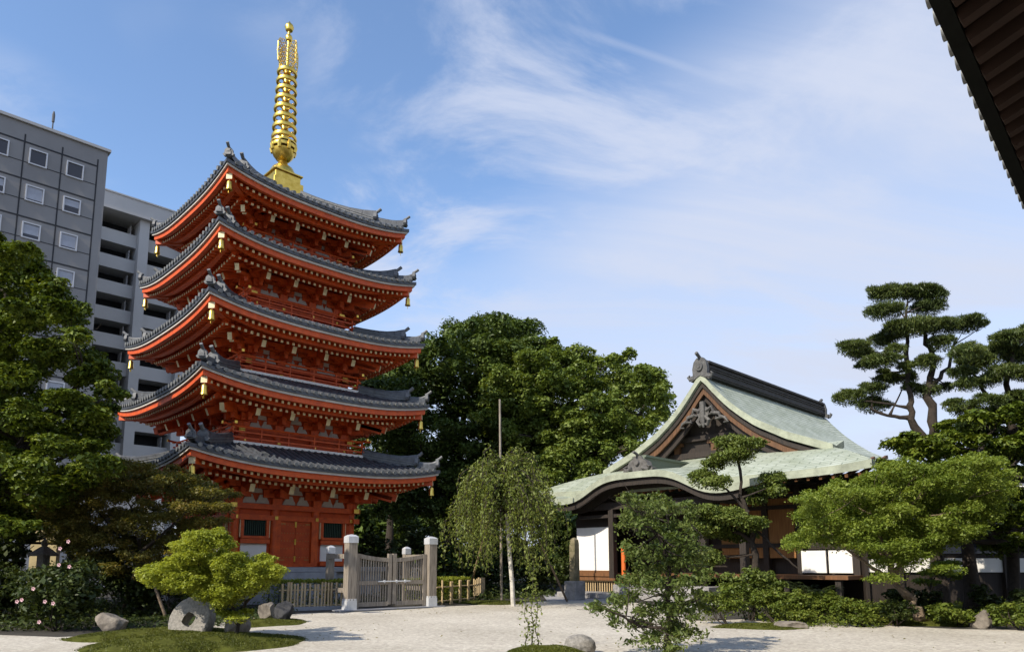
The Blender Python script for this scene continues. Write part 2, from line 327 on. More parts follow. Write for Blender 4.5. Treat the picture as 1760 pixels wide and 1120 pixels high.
def pads(lst, d, rng, dj=.8):
    out = []
    for x, y, rx, ry in lst:
        dz = d+rng.uniform(-dj, dj); s = dz/1235; out.append((at(x, y, dz), (rx*s, rx*s*.9, ry*s)))
    return out
def branch(mb, p0, p1, r0, r1, rng, sag=.0, wig=.08, n=6, seg=6):
    p0 = np.array(p0); p1 = np.array(p1); Ld = np.linalg.norm(p1-p0); pts = []
    o = rng.normal(size=(3, 3))*wig*Ld
    for i in range(n+1):
        t = i/n; b = p0*(1-t)+p1*t + o[0]*math.sin(math.pi*t)*.8+o[1]*math.sin(2*math.pi*t)*.35
        b[2] += sag*Ld*math.sin(math.pi*t); pts.append(b)
    mb.tube(pts, [r0+(r1-r0)*(i/n)**.8 for i in range(n+1)], seg)
    return pts
def tree(name, label, cat, base, stems, blobs, lm, n, size, bark='bark', seed=1, nb=12, r0=.2, aspect=.55, group=None, crown_kw=None, bundle=.35):
    """stems: list of (points, r_start, r_end) in the world; limbs run from the stems to the clumps"""
    rng = np.random.default_rng(seed); root = thing(name, label, cat, base, 0, group); off = Vector(base)
    tb = MB(); ends = []
    for pts, ra, rb in stems:
        pts = [Vector(p)-off for p in pts]; k = len(pts); q = []
        for i in range(k-1):
            for t in (0, .25, .5, .75):
                p = pts[i].lerp(pts[i+1], t); w = ra*.25 if (i or t) else 0
                q.append(p+Vector(rng.normal(size=3)*w))
        q.append(pts[-1]); m = len(q); rr = [ra+(rb-ra)*(i/(m-1))**.8 for i in range(m)]; rr = [q_*(1+.07*rng.normal()) for q_ in rr]; rr[0] = ra*1.4
        tb.tube(q, rr, 9); ends += [(q[i], rr[i]) for i in range(max(1, int(m*bundle)), m)]
    if ends and nb:
        for i in rng.permutation(len(blobs))[:nb]:
            c = Vector(blobs[i][0])-off; cand = [e for e in ends if e[0].z < c.z+.4] or ends
            p, ra = min(cand, key=lambda e: (e[0]-c).length+rng.uniform(0, .8)); ra = min(ra*.7, r0)
            branch(tb, p, c, ra, max(.006, ra*.2), rng)
            for _ in range(2):
                branch(tb, Vector(p).lerp(c, rng.uniform(.5, .8)), c+Vector(rng.normal(size=3)*np.array(blobs[i][1])*.6), ra*.35, max(.004, ra*.1), rng, n=4, seg=5)
    tb.build('trunk', M[bark], root, True)
    P, Nn, T, s = blob_leaves([(Vector(c)-off, r) for c, r in blobs], n, size, rng, **(crown_kw or {}))
    leaf_object('crown', lm, P, Nn, T, s, aspect, root)
    return root
# ------------------------------------------------------------------ ground
def flat(name, pts, m, z, kind='structure'):
    b = MB(); b.add([(p[0], p[1], z) for p in pts], [tuple(range(len(pts)))]); return struct(b.build(name, m), kind)
flat('ground', [(-3000, -3000), (3000, -3000), (3000, 3000), (-3000, 3000)], M['soil'], -.012)
gpx = [(-60, 1088), (100, 1094), (200, 1090), (330, 1070), (490, 1056), (520, 1053), (600, 1051.5), (740, 1044), (760, 1041), (800, 1040), (880, 1036), (960, 1031), (1060, 1031), (1130, 1040), (1220, 1066), (1300, 1062), (1400, 1068), (1470, 1062), (1500, 1072), (1560, 1076), (1640, 1080), (1760, 1082), (1980, 1083)]
flat('gravel', [gp(*p) for p in gpx]+[Vector((22, 6, 0)), Vector((18, -16, 0)), Vector((-18, -16, 0)), Vector((-20, 6, 0))], M['gravel'], 0)
flat('path', [gp(940, 1031.5), gp(1085, 1032), gp(1090, 1018), gp(930, 1018)], M['grey'], .004)
rngG = np.random.default_rng(5)
def mound(name, c, rx, ry, h, rz=0.0, nblades=5000, blade=.05, seed=0, wob=.24):
    nblades *= 4; blade *= .55
    """a low mossy hump: a sheet of earth with a ragged edge, and short blades standing on it"""
    rg = np.random.default_rng(seed); ph = rg.uniform(0, 6.28, 4); nr, na = 10, 56; V = []; Fc = []
    def edge(a): return 1+wob*(math.sin(2*a+ph[0])*.5+math.sin(3*a+ph[1])*.4+math.sin(5*a+ph[2])*.25+math.sin(9*a+ph[3])*.12)
    def P(r, a):
        e = edge(a)*r; x, y = rx*e*math.cos(a), ry*e*math.sin(a); z = h*max(0, 1-r*r)**.8+.012*math.sin(x*7+ph[0])*math.sin(y*8)*max(0, 1-r)
        return Vector((c[0]+x*math.cos(rz)-y*math.sin(rz), c[1]+x*math.sin(rz)+y*math.cos(rz), z+.006 if r < 1 else (-.01 if r == 1 else .004)))
    b = MB(); vs = [P(0, 0)]+[P(i/nr, 2*math.pi*k/na) for i in range(1, nr+1) for k in range(na)]
    fs = [(0, 1+k, 1+(k+1) % na) for k in range(na)]+[(1+i*na+k, 1+(i+1)*na+k, 1+(i+1)*na+(k+1) % na, 1+i*na+(k+1) % na) for i in range(nr-1) for k in range(na)]
    b.add(vs, fs); o = struct(b.build('moss_ground', M['moss'], None, True))
    r = np.sqrt(rg.random(nblades))*(.985+.05*rg.random(nblades)**3); a = rg.uniform(0, 6.283, nblades)
    Pt = np.array([P(float(q), float(w)) for q, w in zip(r, a)]); Pt[:, 2] += blade*.3
    kp = rg.random(nblades) < .55+.75*np.sin(Pt[:, 0]*5.1+ph[0])*np.sin(Pt[:, 1]*6.3+ph[1])+.3*np.sin(Pt[:, 0]*13+Pt[:, 1]*9); Pt = Pt[kp]; nblades = len(Pt)
    T = unit(np.array([0, 0, 1.])+rg.normal(size=(nblades, 3))*.55); Nn = unit(np.cross(T, rg.normal(size=(nblades, 3))))
    g = leaf_object('grass', LM['moss'], Pt, Nn, T, blade*rg.uniform(.6, 1.5, nblades), .35); g['kind'] = 'stuff'
    return P
MA = gp(342, 1108); mound('a', (MA.x-.1, MA.y-.1, 0), 1.75, 1.75, .20, .2, 9000, .05, 3)
MB2 = gp(235, 1092); mound('b', (MB2.x+.5, MB2.y+.1, 0), 1.7, 1.25, .13, .1, 6000, .05, 4)
q = gp(1312, 1077); mound('c', q, 1.25, .62, .07, 0, 3500, .06, 5)
q = gp(1600, 1073); mound('d', (q.x+.3, q.y+.6, 0), 2.3, .95, .10, 0, 5000, .06, 6)
q = gp(846, 1036); mound('e', (q.x, q.y+.2, 0), 1.35, 1.15, .06, 0, 3500, .07, 7)
q = gp(945, 1121); mound('f', (q.x-.05, q.y-.25, 0), .62, .55, .14, 0, 3000, .05, 8)
q = gp(455, 1072); mound('g', (q.x, q.y+.2, 0), .95, 1.1, .10, 0, 2500, .05, 9)
# ------------------------------------------------------------------ five-storey pagoda
PAG = Vector((-10.40, 30.28, 0)); YAW = R(44.2)
pag = thing('pagoda', 'vermilion five-storey pagoda with grey tiled roofs and a gilt spire', 'pagoda', PAG, YAW)
tiers = [  # eave half-width, corner height, body half-width, floor height, balcony half-width, roof top half-width, roof top height
    (5.20, 5.18, 2.55, 1.35, None, 2.85, 5.90), (4.84, 8.03, 2.28, 6.03, 2.92, 2.65, 8.70), (4.68, 10.75, 2.08, 8.85, 2.72, 2.45, 11.32),
    (4.37, 13.55, 1.92, 11.48, 2.50, 2.25, 14.05), (4.11, 16.02, 1.78, 14.20, 2.30, .55, 17.72)]
SIDE = [Matrix.Rotation(k*math.pi/2, 4, 'Z') for k in range(4)]
RISE = .42
def onigawara(m, parent, pos, ang, s=1.0):
    """upright ridge-end tile: arched plate, raised boss and an up-tilted round tile on top"""
    b = MB(); poly = [(-.22, 0), (-.30, .10), (-.22, .16), (-.20, .34), (-.10, .44), (.10, .44), (.20, .34), (.22, .16), (.30, .10), (.22, 0)]
    b.prism(poly, lambda a, z: Vector((a*s, -.07*s, z*s)), lambda a, z: Vector((a*s, .09*s, z*s)))
    b.lathe([(.0, -.05), (.11, -.04), (.12, .02), (.0, .03)], 10, (0, 0, 0)); k = len(b.v)-40
    for i in range(k, len(b.v)):
        x, y, z = b.v[i]; b.v[i] = (x*s, (-.09-z)*s, (.22+y)*s)
    b.tube([(0, .10*s, .40*s), (0, -.10*s, .50*s), (0, -.26*s, .63*s)], [.075*s, .08*s, .085*s], 8)
    o = b.build('ridge_ornament', m, parent, True, pos); o.rotation_euler = (0, 0, ang); return o
def bracket_mesh(s=1.0, diag=False):
    b = MB(); w = .17*s
    b.box((0, -.02, .12*s), (.36*s, .36*s, .24*s))
    if not diag:
        b.box((0, -.05*s, .34*s), (1.05*s, w, .18*s)); b.box((0, -.50*s, .66*s), (1.05*s, w, .17*s))
        for x in (-.43, 0, .43):
            b.box((x*s, -.05*s, .49*s), (.22*s, .22*s, .13*s)); b.box((x*s, -.50*s, .80*s), (.20*s, .20*s, .12*s))
        b.box((0, -.05*s, .68*s), (1.5*s, w*.9, .17*s))
    k = 1.41 if diag else 1.0
    b.box((0, -.30*k*s, .34*s), (w, .62*k*s, .18*s)); b.box((0, -.52*k*s, .50*s), (.22*s, .22*s, .14*s))
    b.box((0, -.58*k*s, .66*s), (w, .95*k*s, .17*s)); b.box((0, -.98*k*s, .80*s), (.20*s, .20*s, .12*s))
    b.bar((0, 0, 1.02*s), (0, -1.36*k*s, .46*s), .19*s, .30*s, 0, 1)
    b.box((0, -1.12*k*s, .99*s), (.20*s, .20*s, .14*s), 0)
    if diag:
        b.bar((0, 0, .86*s), (0, -1.22*k*s, .40*s), .19*s, .24*s, 0, 1)
    else: b.box((0, -1.12*s, 1.10*s), (1.0*s, w, .14*s))
    return b
BELL = [(-.24, 0), (.24, 0), (.215, .09), (.16, .17), (.13, .26), (.10, .31), (-.10, .31), (-.13, .26), (-.16, .17), (-.215, .09)]
bracket_cache = {}; plate_cache = {}
def put(proto, parent, loc, ang):
    o = proto.copy(); COL.objects.link(o); o.parent = parent; o.location = loc; o.rotation_euler = (0, 0, ang); return o
for ti, (h, zc, bh, zf, bal, ri, zi) in enumerate(tiers):
    zm = zc-RISE; sc = (1.0, .92, .90, .86, .84)[ti]
    ez = lambda t: zm+RISE*abs(t)**2.8
    # --- tiled roof: sheet, round-tile ribs with pale end discs
    rb = MB(); nS, nR = 20, 8
    def surf(x, r):
        y = h+(ri-h)*r; t = x/y if y else 0
        cu = .80*r+.20*r*r if ti < 4 else .70*r+.30*r*r
        return Vector((x, -y, zm+.22+(zi-zm-.22)*cu+RISE*abs(t)**2.8*(1-r)**1.4))
    for k in range(4):
        Q = SIDE[k]
        top = [[Q @ surf((2*i/nS-1)*(h+(ri-h)*j/nR), j/nR) for j in range(nR+1)] for i in range(nS+1)]
        rb.sheet(top, .13)
        sp = .285; nt = int((h-.10)/sp)
        for i in range(-nt, nt+1):
            x = i*sp; rmax = min(1, (h-abs(x)-.02)/(h-ri)) if abs(x) > ri else 1
            if rmax < .06: continue
            ns = max(2, int(7*rmax)); pts = [surf(x, rmax*j/ns)+Vector((0, 0, .025)) for j in range(ns+1)]
            pts[0] += Vector((0, -.05, 0))
            rb.tube([Q @ p for p in pts], .078, 7, 0, False)
            c = Q @ pts[0]; n = Q.to_3x3() @ Vector((0, -1, -.15)).normalized(); a = n.cross(Vector((0, 0, 1))).normalized(); bb = a.cross(n)
            rb.add([c+n*.012+(a*math.cos(q)+bb*math.sin(q))*.076 for q in (2*math.pi*j/9 for j in range(9))], [tuple(range(9))], 1)
            rb.add([c+(a*math.cos(q)+bb*math.sin(q))*.076+n*g for g in (-.05, .012) for q in (2*math.pi*j/9 for j in range(9))], [(j, (j+1) % 9, 9+(j+1) % 9, 9+j) for j in range(9)], 1)
    roof = rb.build('tile_roof', [M['tile'], M['tile_end']], pag, True)
    for k in range(4):
        # corner ridge: a tall upper length, a lower outer length, each closed by an ornament
        def hip(r): y = h+(ri-h)*r; return SIDE[k] @ (surf(y, r)*1.0)
        br = MB()
        for r0, r1, hh in ((.02, .30, .22), (.30, 1.0, .36)):
            pts = [hip(r0+(r1-r0)*j/6)+Vector((0, 0, hh*.5+.16*max(0, 1-j/3.0)**2)) for j in range(7)]
            for p, q in zip(pts, pts[1:]): br.bar(p, q+(q-p)*.05, .20, hh)
            br.tube([p+Vector((0, 0, hh*.5)) for p in pts], .085, 7)
        # ridge layers read as thin lines
        for z in (.10, .20): br.bar(hip(.30)+Vector((0, 0, z)), hip(1.0)+Vector((0, 0, z)), .25, .018, 1)
        rd = br.build('corner_ridge', [M['tile'], M['tile_end']], roof, True)
        ang = math.pi/4+k*math.pi/2
        for r, s in ((.035, .72), (.30, .88)):
            onigawara(M['orn'], roof, hip(r)+Vector((0, 0, .12)), ang, s)
    # --- eave: white line, red fascia boards, soffit and two rows of rafters
    eb = MB(); nS = 24
    def sweep(o0, o1, z0, z1, mi):
        for k in range(4):
            Q = SIDE[k]; vs = []
            for i in range(nS+1):
                t = 2*i/nS-1
                for o, z in ((o0, z0), (o1, z0), (o1, z1), (o0, z1)): vs.append(Q @ Vector((t*(h-o), -(h-o), ez(t)+z)))
            eb.add(vs, [(4*i+a, 4*i+(a+1) % 4, 4*i+4+(a+1) % 4, 4*i+4+a) for i in range(nS) for a in range(4)], mi)
    sweep(.05, .20, .005, .09, 1); sweep(.13, .30, -.20, .008, 0); sweep(.62, .80, -.36, -.16, 0)
    b_in = h-bh-.1
    zin = zm+.32
    for k in range(4):
        Q = SIDE[k]; g = []
        for i in range(nS+1):
            t = 2*i/nS-1; row = []
            for j in range(5):
                o = .25+(b_in-.25)*j/4; w = j/4; row.append(Q @ Vector((t*(h-o), -(h-o), ez(t)*(1-w)+zin*w-.02+.0*w)))
            g.append(row)
        eb.sheet(g, .03)
        sp = .24; n1 = int((h-.25)/sp)
        for i in range(-n1, n1+1):
            x = i*sp+.0; t = x/h
            e1 = ez(t)-.14; p0 = Vector((x, -(h-.36), e1-.10)); inn = min(b_in-.05, h-abs(x)-.05)
            if inn > .6: eb.bar(Q @ p0, Q @ Vector((x, -(h-min(1.15, inn)), e1+.05)), .085, .105, 0, None)
            # pale painted tip
            eb.box(Q @ (p0+Vector((0, -.006, 0))), (.085, .012, .10), 2, Q.to_3x3())
            if abs(x) < h-1.0:
                p1 = Vector((x, -(h-.98), e1-.26)); eb.bar(Q @ p1, Q @ Vector((x, -(h-max(1.1, inn)), zin-.12 if inn > b_in-.1 else e1-.05)), .10, .12, 0)
                eb.box(Q @ (p1+Vector((0, -.006, 0))), (.10, .012, .115), 2, Q.to_3x3())
        # hip rafter with its pale end
        d = Vector((-1, -1, 0)); c1 = Q @ Vector((-(h-.22), -(h-.22), ez(1)-.30)); c0 = Q @ Vector((-bh, -bh, zin-.25))
        eb.bar(c0, c1, .22, .30, 0, 2)
    # purlins carried by the brackets
    for o in (1.12*sc, .52*sc):
        y = bh+o
        for k in range(4): eb.box(SIDE[k] @ Vector((0, -y, zm+(-.02 if o > .9*sc else -.22))), (2*y+.16, .15, .15), 0, SIDE[k].to_3x3())
    eb.build('eave', [M['red'], M['plaster'], M['cream']], pag)
    # --- body of the storey
    ztop = zm+.18; zb = zm-1.02*sc          # brackets stand on zb
    wb = MB(); wb.box((0, 0, (zf+ztop)/2), (2*bh, 2*bh, ztop-zf)); wb.build('storey_wall', M['redsoft'], pag)
    u = [-bh*.96, -bh*.34, bh*.34, bh*.96]
    for k in range(4):
        for i in range(3): 
            Q = SIDE[k]; cb = MB(); cb.lathe([(.165*sc, zf+.02), (.165*sc, zb+.01)], 12, Q @ Vector((u[i], -bh-.03, 0)))
            cb.build('column', M['red'], pag, True)
        tb_ = MB()
        for z, hh, dd in ((zb-.10, .20, .26), (zb-.52*sc, .20, .22)):
            tb_.box(SIDE[k] @ Vector((0, -bh-.06, z)), (2*bh+.62, dd, hh), 0, SIDE[k].to_3x3())
        for i in range(4):
            for s2 in (-1, 1): tb_.box(SIDE[k] @ Vector((u[i]+s2*.0, -bh-.206-.004*k, zb-.52*sc)), (.12, .02, .13), 1, SIDE[k].to_3x3()) if s2 > 0 else None
        for s2 in (-1, 1): tb_.box(SIDE[k] @ Vector((s2*(bh+.318), -bh-.06, zb-.10)), (.02, .24, .17), 1, SIDE[k].to_3x3())
        tb_.build('tie_beam', [M['red'], M['gold']], pag)
    if ti not in bracket_cache:
        bracket_cache[ti] = (bracket_mesh(sc).build('bracket', [M['red'], M['cream']], pag), bracket_mesh(sc, True).build('corner_bracket', [M['red'], M['cream']], pag))
        pb = MB(); ss = sc*1.12; pb.prism([(a*ss, z*ss) for a, z in BELL], lambda a, z: Vector((a, -.02, z)), lambda a, z: Vector((a, .03, z)))
        plate_cache[ti] = pb.build('plaster_panel', M['plaster'], pag)
    B0, B1 = bracket_cache[ti]; first = True
    for k in range(4):
        Q = SIDE[k]
        for i in (1, 2):
            loc = Q @ Vector((u[i], -bh, zb))
            if first: B0.location = loc; B0.rotation_euler = (0, 0, k*math.pi/2); first = False
            else: put(B0, pag, loc, k*math.pi/2)
        # beside each corner a straight set, and on the diagonal a longer one
        for i in (0, 3): put(B0, pag, Q @ Vector((u[i]*.985, -bh, zb)), k*math.pi/2)
        loc = Q @ Vector((-bh, -bh, zb))
        if k == 0: B1.location = loc; B1.rotation_euler = (0, 0, -math.pi/4)
        else: put(B1, pag, loc, -math.pi/4+k*math.pi/2)
    pf = True
    for k in (0, 3):
        Q = SIDE[k]
        for i in range(3):
            mid = (u[i]+u[i+1])/2; wv = (u[i+1]-u[i])
            for dx, dz in ((-wv*.17, .02), (wv*.17, .02), (0, .42*sc)):
                loc = Q @ Vector((mid+dx, -bh-.035, zb+dz))
                if pf: plate_cache[ti].location = loc; plate_cache[ti].rotation_euler = (0, 0, k*math.pi/2); pf = False
                else: put(plate_cache[ti], pag, loc, k*math.pi/2)
    # --- balcony
    if bal:
        bb = MB(); bb.box((0, 0, zf-.05), (2*bal, 2*bal, .12)); 
        for k in range(4): bb.box(SIDE[k] @ Vector((0, -bal-.012, zf-.055)), (2*bal+.02, .03, .10), 1, SIDE[k].to_3x3())
        balc = bb.build('balcony', [M['red'], M['white']], pag)
        for k in range(4):
            rl = MB(); Q = SIDE[k]; y = -(bal-.08)
            for z, w in ((.14, .07), (.36, .06)): rl.box(Q @ Vector((0, y, zf+z+.002*k)), (2*bal+.10, w, .06), 0, Q.to_3x3())
            rl.tube([Q @ Vector((s*(bal+.28), y, zf+.56+(.07 if abs(s) == 1 else 0)+.003*k)) for s in (-1, -.82, 0, .82, 1)], .042, 8)
            n = 5
            for i in range(n+1): rl.box(Q @ Vector((-bal+.12+(2*bal-.24)*i/n, y, zf+.27)), (.055, .055, .52), 0, Q.to_3x3())
            for s in (-1, 1): rl.box(Q @ Vector((s*(bal+.285), y, zf+.63+.003*k)), (.03, .10, .10), 1, Q.to_3x3())
            rl.build('railing', [M['red'], M['gold']], balc)
# ground storey: door, windows, plaster panels, podium and steps
bh, zf = 2.55, 1.35
for k in (0, 3):
    Q = SIDE[k]; q3 = Q.to_3x3()
    fb = MB()
    for x in (-.74, .74): fb.box(Q @ Vector((x, -bh-.09, 2.32)), (.16, .18, 1.94), 0, q3)
    fb.box(Q @ Vector((0, -bh-.09, 3.22)), (1.32, .18, .14), 0, q3); fb.box(Q @ Vector((0, -bh-.10, 1.42)), (1.32, .20, .14), 0, q3)
    door = fb.build('door', M['red'], pag)
    for s in (-1, 1):
        db = MB(); db.box(Q @ Vector((s*.328, -bh-.05, 2.32)), (.64, .06, 1.66), 0, q3)
        for z in (1.72, 2.06, 2.36, 2.66, 2.98):
            for j in range(5): 
                db.box(Q @ Vector((s*(.09+j*.12), -bh-.084, z)), (.035, .02, .035), 1, q3)
        for z in (1.62, 3.02): db.box(Q @ Vector((s*.52, -bh-.086, z)), (.20, .02, .05), 1, q3)
        db.build('door_panel', [M['redsoft'], M['stud']], door)
    for z in (1.66, 2.32, 3.0):
        hb = MB(); hb.box(Q @ Vector((0, -bh-.092, z)), (.07, .03, .22), 0, q3); hb.build('door_fitting', M['gold'], door)
    for s in (-1, 1):
        x = s*1.66; fb = MB()
        for dx in (-.50, .50): fb.box(Q @ Vector((x+dx, -bh-.06, 2.86)), (.12, .12, .84), 0, q3); fb.box(Q @ Vector((x+dx*1.14, -bh-.052, 2.86)), (.05, .10, .80), 1, q3)
        for z in (2.47, 3.23): fb.box(Q @ Vector((x, -bh-.075, z)), (1.06, .15, .10), 0, q3)
        fr = fb.build('window', [M['red'], M['cream']], pag)
        lb = MB(); lb.box(Q @ Vector((x, -bh-.012, 2.85)), (.88, .03, .66), 1, q3)
        for j in range(11): lb.box(Q @ Vector((x-.40+j*.08, -bh-.045, 2.85)), (.035, .035, .66), 0, q3)
        lb.build('lattice', [M['green'], M['blackedge']], fr)
        pb = MB(); pb.box(Q @ Vector((x, -bh-.015, 1.90)), (1.02, .04, .66), 0, q3); pb.build('wall_panel', M['white'], pag)
        for z, dd in ((2.32, .20), (1.46, .22)):
            pb = MB(); pb.box(Q @ Vector((x, -bh-.08, z)), (1.16, dd-.02, .16), 0, q3); pb.build('tie_beam', M['red'], pag)
pb = MB(); pb.box((0, 0, .58), (7.0, 7.0, 1.16)); pb.box((0, 0, 1.25), (7.3, 7.3, .18)); pod = pb.build('podium', M['grey'], pag, bevel=.01)
for k in (0, 3):
    sb = MB()
    for i in range(4): sb.box(SIDE[k] @ Vector((0, -3.66-.32*(3-i)-.16, .14+.29*i)), (2.2, .34 if i else .32, .29), 0, SIDE[k].to_3x3())
    sb.build('stone_step', M['grey'], pod)
# spire: box, bowl, lotus, nine rings, flame plates and jewels
spire = lathe_obj('spire', M['gold'], [(.11, 18.2), (.105, 23.4), (.075, 24.2), (.06, 26.0), (.05, 26.05)], pag, 12)
b = MB(); b.box((0, 0, 18.05), (1.40, 1.40, .60)); b.box((0, 0, 18.46), (1.20, 1.20, .50)); b.box((0, 0, 18.75), (1.36, 1.36, .08)); b.build('dew_basin', M['gold'], spire, bevel=.015)
lathe_obj('inverted_bowl', M['gold'], [(.60, 18.78), (.58, 18.92), (.46, 19.16), (.24, 19.34), (.18, 19.52)], spire, 24)
b = MB(); b.lathe([(.17, 19.5), (.30, 19.58), (.45, 19.78), (.51, 20.02), (.49, 20.05), (.40, 19.84), (.16, 19.7)], 24)
for j in range(8):
    a = 2*math.pi*j/8; b.tube([(.50*math.cos(a), .50*math.sin(a), 19.95), (.54*math.cos(a), .54*math.sin(a), 20.15), (.52*math.cos(a), .57*math.sin(a), 20.36)], [.085, .10, .03], 6)
b.lathe([(.50, 20.32), (.58, 20.33), (.58, 20.40), (.50, 20.41)], 24); b.build('lotus_cup', M['gold'], spire, True)
z0, z1 = at(487, 254, 30.28).z, at(493, 126, 30.28).z
for i in range(9):
    t = i/8; z = z0+(z1-z0)*t; r = .56-.12*t
    b = MB(); prof = [(r-.10, -.085), (r, -.10), (r+.025, -.03), (r, .07), (r-.10, .085), (r-.12, 0)]
    n = 28; vs = [(q*math.cos(2*math.pi*k/n), q*math.sin(2*math.pi*k/n), w) for q, w in prof for k in range(n)]; m_ = len(prof)
    b.add(vs, [(i2*n+k, i2*n+(k+1) % n, ((i2+1) % m_)*n+(k+1) % n, ((i2+1) % m_)*n+k) for i2 in range(m_) for k in range(n)])
    for k in range(4):
        a = k*math.pi/2+.3; b.bar((.08*math.cos(a), .08*math.sin(a), 0), ((r-.06)*math.cos(a), (r-.06)*math.sin(a), 0), .05, .06)
    b.lathe([(.15, -.13), (.17, 0), (.15, .13)], 12)
    b.build('spire_ring', M['gold'], spire, True, (0, 0, z))
zs0, zs1 = at(494, 123, 30.28).z, at(495, 74, 30.28).z
for k in range(4):
    a = k*math.pi/2+.25; b = MB(); H = zs1-zs0; rg = random.Random(k)
    ca, sa = math.cos(a), math.sin(a)
    prof = [(.05, .06), (.26, .0), (.46, .16), (.50, .50), (.44, .80), (.46, .98)]
    loop = [(.05, .08), (.34, .06), (.55, .16), (.60, .48), (.58, .80), (.46, .96), (.26, 1.0), (.10, .92)]
    b.tube([(x*ca, x*sa, zs0+z*H) for x, z in loop], .022, 5)
    for j in range(5):
        z = .18+.16*j; b.tube([(.06*ca, .06*sa, zs0+z*H), (.22*ca, .22*sa, zs0+(z+.10)*H), (.40*ca, .40*sa, zs0+(z-.02)*H), (.57*ca, .57*sa, zs0+(z+.05)*H)], .020, 5)
        b.tube([(.15*ca, .15*sa, zs0+(z-.06)*H), (.25*ca, .25*sa, zs0+(z+.02)*H), (.38*ca, .38*sa, zs0+(z+.12)*H), (.52*ca, .52*sa, zs0+(z+.01)*H)], .018, 5)
        b.tube([(.30*ca, .30*sa, zs0+(z-.08)*H), (.44*ca, .44*sa, zs0+(z+.05)*H), (.50*ca, .50*sa, zs0+(z+.13)*H), (.57*ca, .57*sa, zs0+(z-.04)*H)], .016, 5)
    b.build('flame_plate', M['gold'], spire)
for py, r in ((66, .17), (48, .21)):
    z = at(496, py, 30.28).z; lathe_obj('jewel', M['gold'], [(.03, z-r), (r*.75, z-r*.75), (r, z), (r*.8, z+r*.6), (r*.35, z+r*1.05), (.02, z+r*1.5)], spire, 16)
# wind bells on the eave corners
bp = MB(); bp.lathe([(.02, -.06), (.06, -.07), (.095, -.12), (.10, -.32), (.125, -.42), (.10, -.42), (.08, -.30)], 12); bp.tube([(0, 0, .02), (0, 0, -.12)], .018, 6)
bell_o = bp.build('wind_bell', M['gold'], None, True)
bc = MB(); bc.tube([(0, 0, -.3), (0, 0, -.46)], .010, 5); bc.box((0, 0, -.51), (.11, .010, .10)); bc.build('clapper', M['gold'], bell_o)
names = ['lowest', 'second lowest', 'middle', 'second highest', 'topmost']; cn = {(-1, -1): 'near', (1, -1): 'right', (-1, 1): 'left'}; fb_ = True
for ti, (h, zc, *_r) in enumerate(tiers):
    for (sx, sy), w in cn.items():
        if w == 'left' and ti < 2: continue
        o = bell_o if fb_ else dup(bell_o); fb_ = False
        o.location = PAG+Matrix.Rotation(YAW, 3, 'Z') @ Vector((sx*(h-.26), sy*(h-.26), zc-.44)); o.rotation_euler = (0, 0, YAW+math.pi/4)
        tag(o, f'gilt wind bell hanging under the {w} corner of the {names[ti]} pagoda roof', 'wind bell', 'wind bells under the pagoda eaves')
# ------------------------------------------------------------------ grey city buildings behind
AX = Vector((.717, .697, 0)).normalized(); AN = Vector((.697, -.717, 0)).normalized()
class Facade:
    """a vertical wall through the point seen at (px, py); s runs along it to the right, n out of it"""
    def __init__(s, px, py, d, ax=AX): s.o = at(px, py, d); s.o.z = 0; s.ax = ax.normalized(); s.n = Vector((s.ax.y, -s.ax.x, 0))
    def inv(s, px, py):
        r = ray(px, py); t = s.n.dot(s.o)/s.n.dot(Vector((r.x, r.y, 0))); p = r*t+Vector((0, 0, EYE)); return (p-s.o).dot(s.ax), p.z
    def w(s, a, z, n=0.0): return s.o+s.ax*a+s.n*n+Vector((0, 0, z))
FA = Facade(186, 262, 60); hA = FA.inv(186, 262)[1]; rz = math.atan2(AX.y, AX.x)
bA = thing('office_building', 'dark grey clad office block with small square white-framed windows', 'building', FA.o, rz)
XA = lambda a, z, n=0.0: Vector((a, -n, z))
wid = 30; b = MB(); b.box((-wid/2, 9, hA/2), (wid, 18, hA)); b.build('wall', M['conc'], bA)
b = MB(); b.box((-wid/2-.05, 9, hA+.10), (wid+.5, 18.4, .25)); b.build('parapet', M['conc2'], bA)
wc = {}
for ci, pts in {1: [(128, 294), (123, 355), (118, 415), (112, 478)], 2: [(65, 273), (60, 335), (53, 397)], 3: [(5, 252), (0, 316)]}.items():
    wc[ci] = [FA.inv(*p) for p in pts]
fl = (wc[1][0][1]-wc[1][3][1])/3; zt = np.mean([wc[1][0][1], wc[2][0][1], wc[3][0][1]])+.0; s1 = np.mean([q[0] for q in wc[1]]); s2 = np.mean([q[0] for q in wc[2]]); dw = s1-s2
jb = MB()
for f in range(11):
    z = zt-f*fl
    for zz, t in ((z+fl*.34, .13), (z-fl*.20, .05)): jb.box(((s1+.62*dw-wid)/2, -.012, zz), (s1+.62*dw+wid, .03, t))
for c in range(-1, 6): jb.box((s1+dw*.5-c*dw+dw*.12-dw, -.012, (hA-1)/2), (.10, .034, hA-1))
jb.build('panel_joint', M['joint'], bA)
proto = None
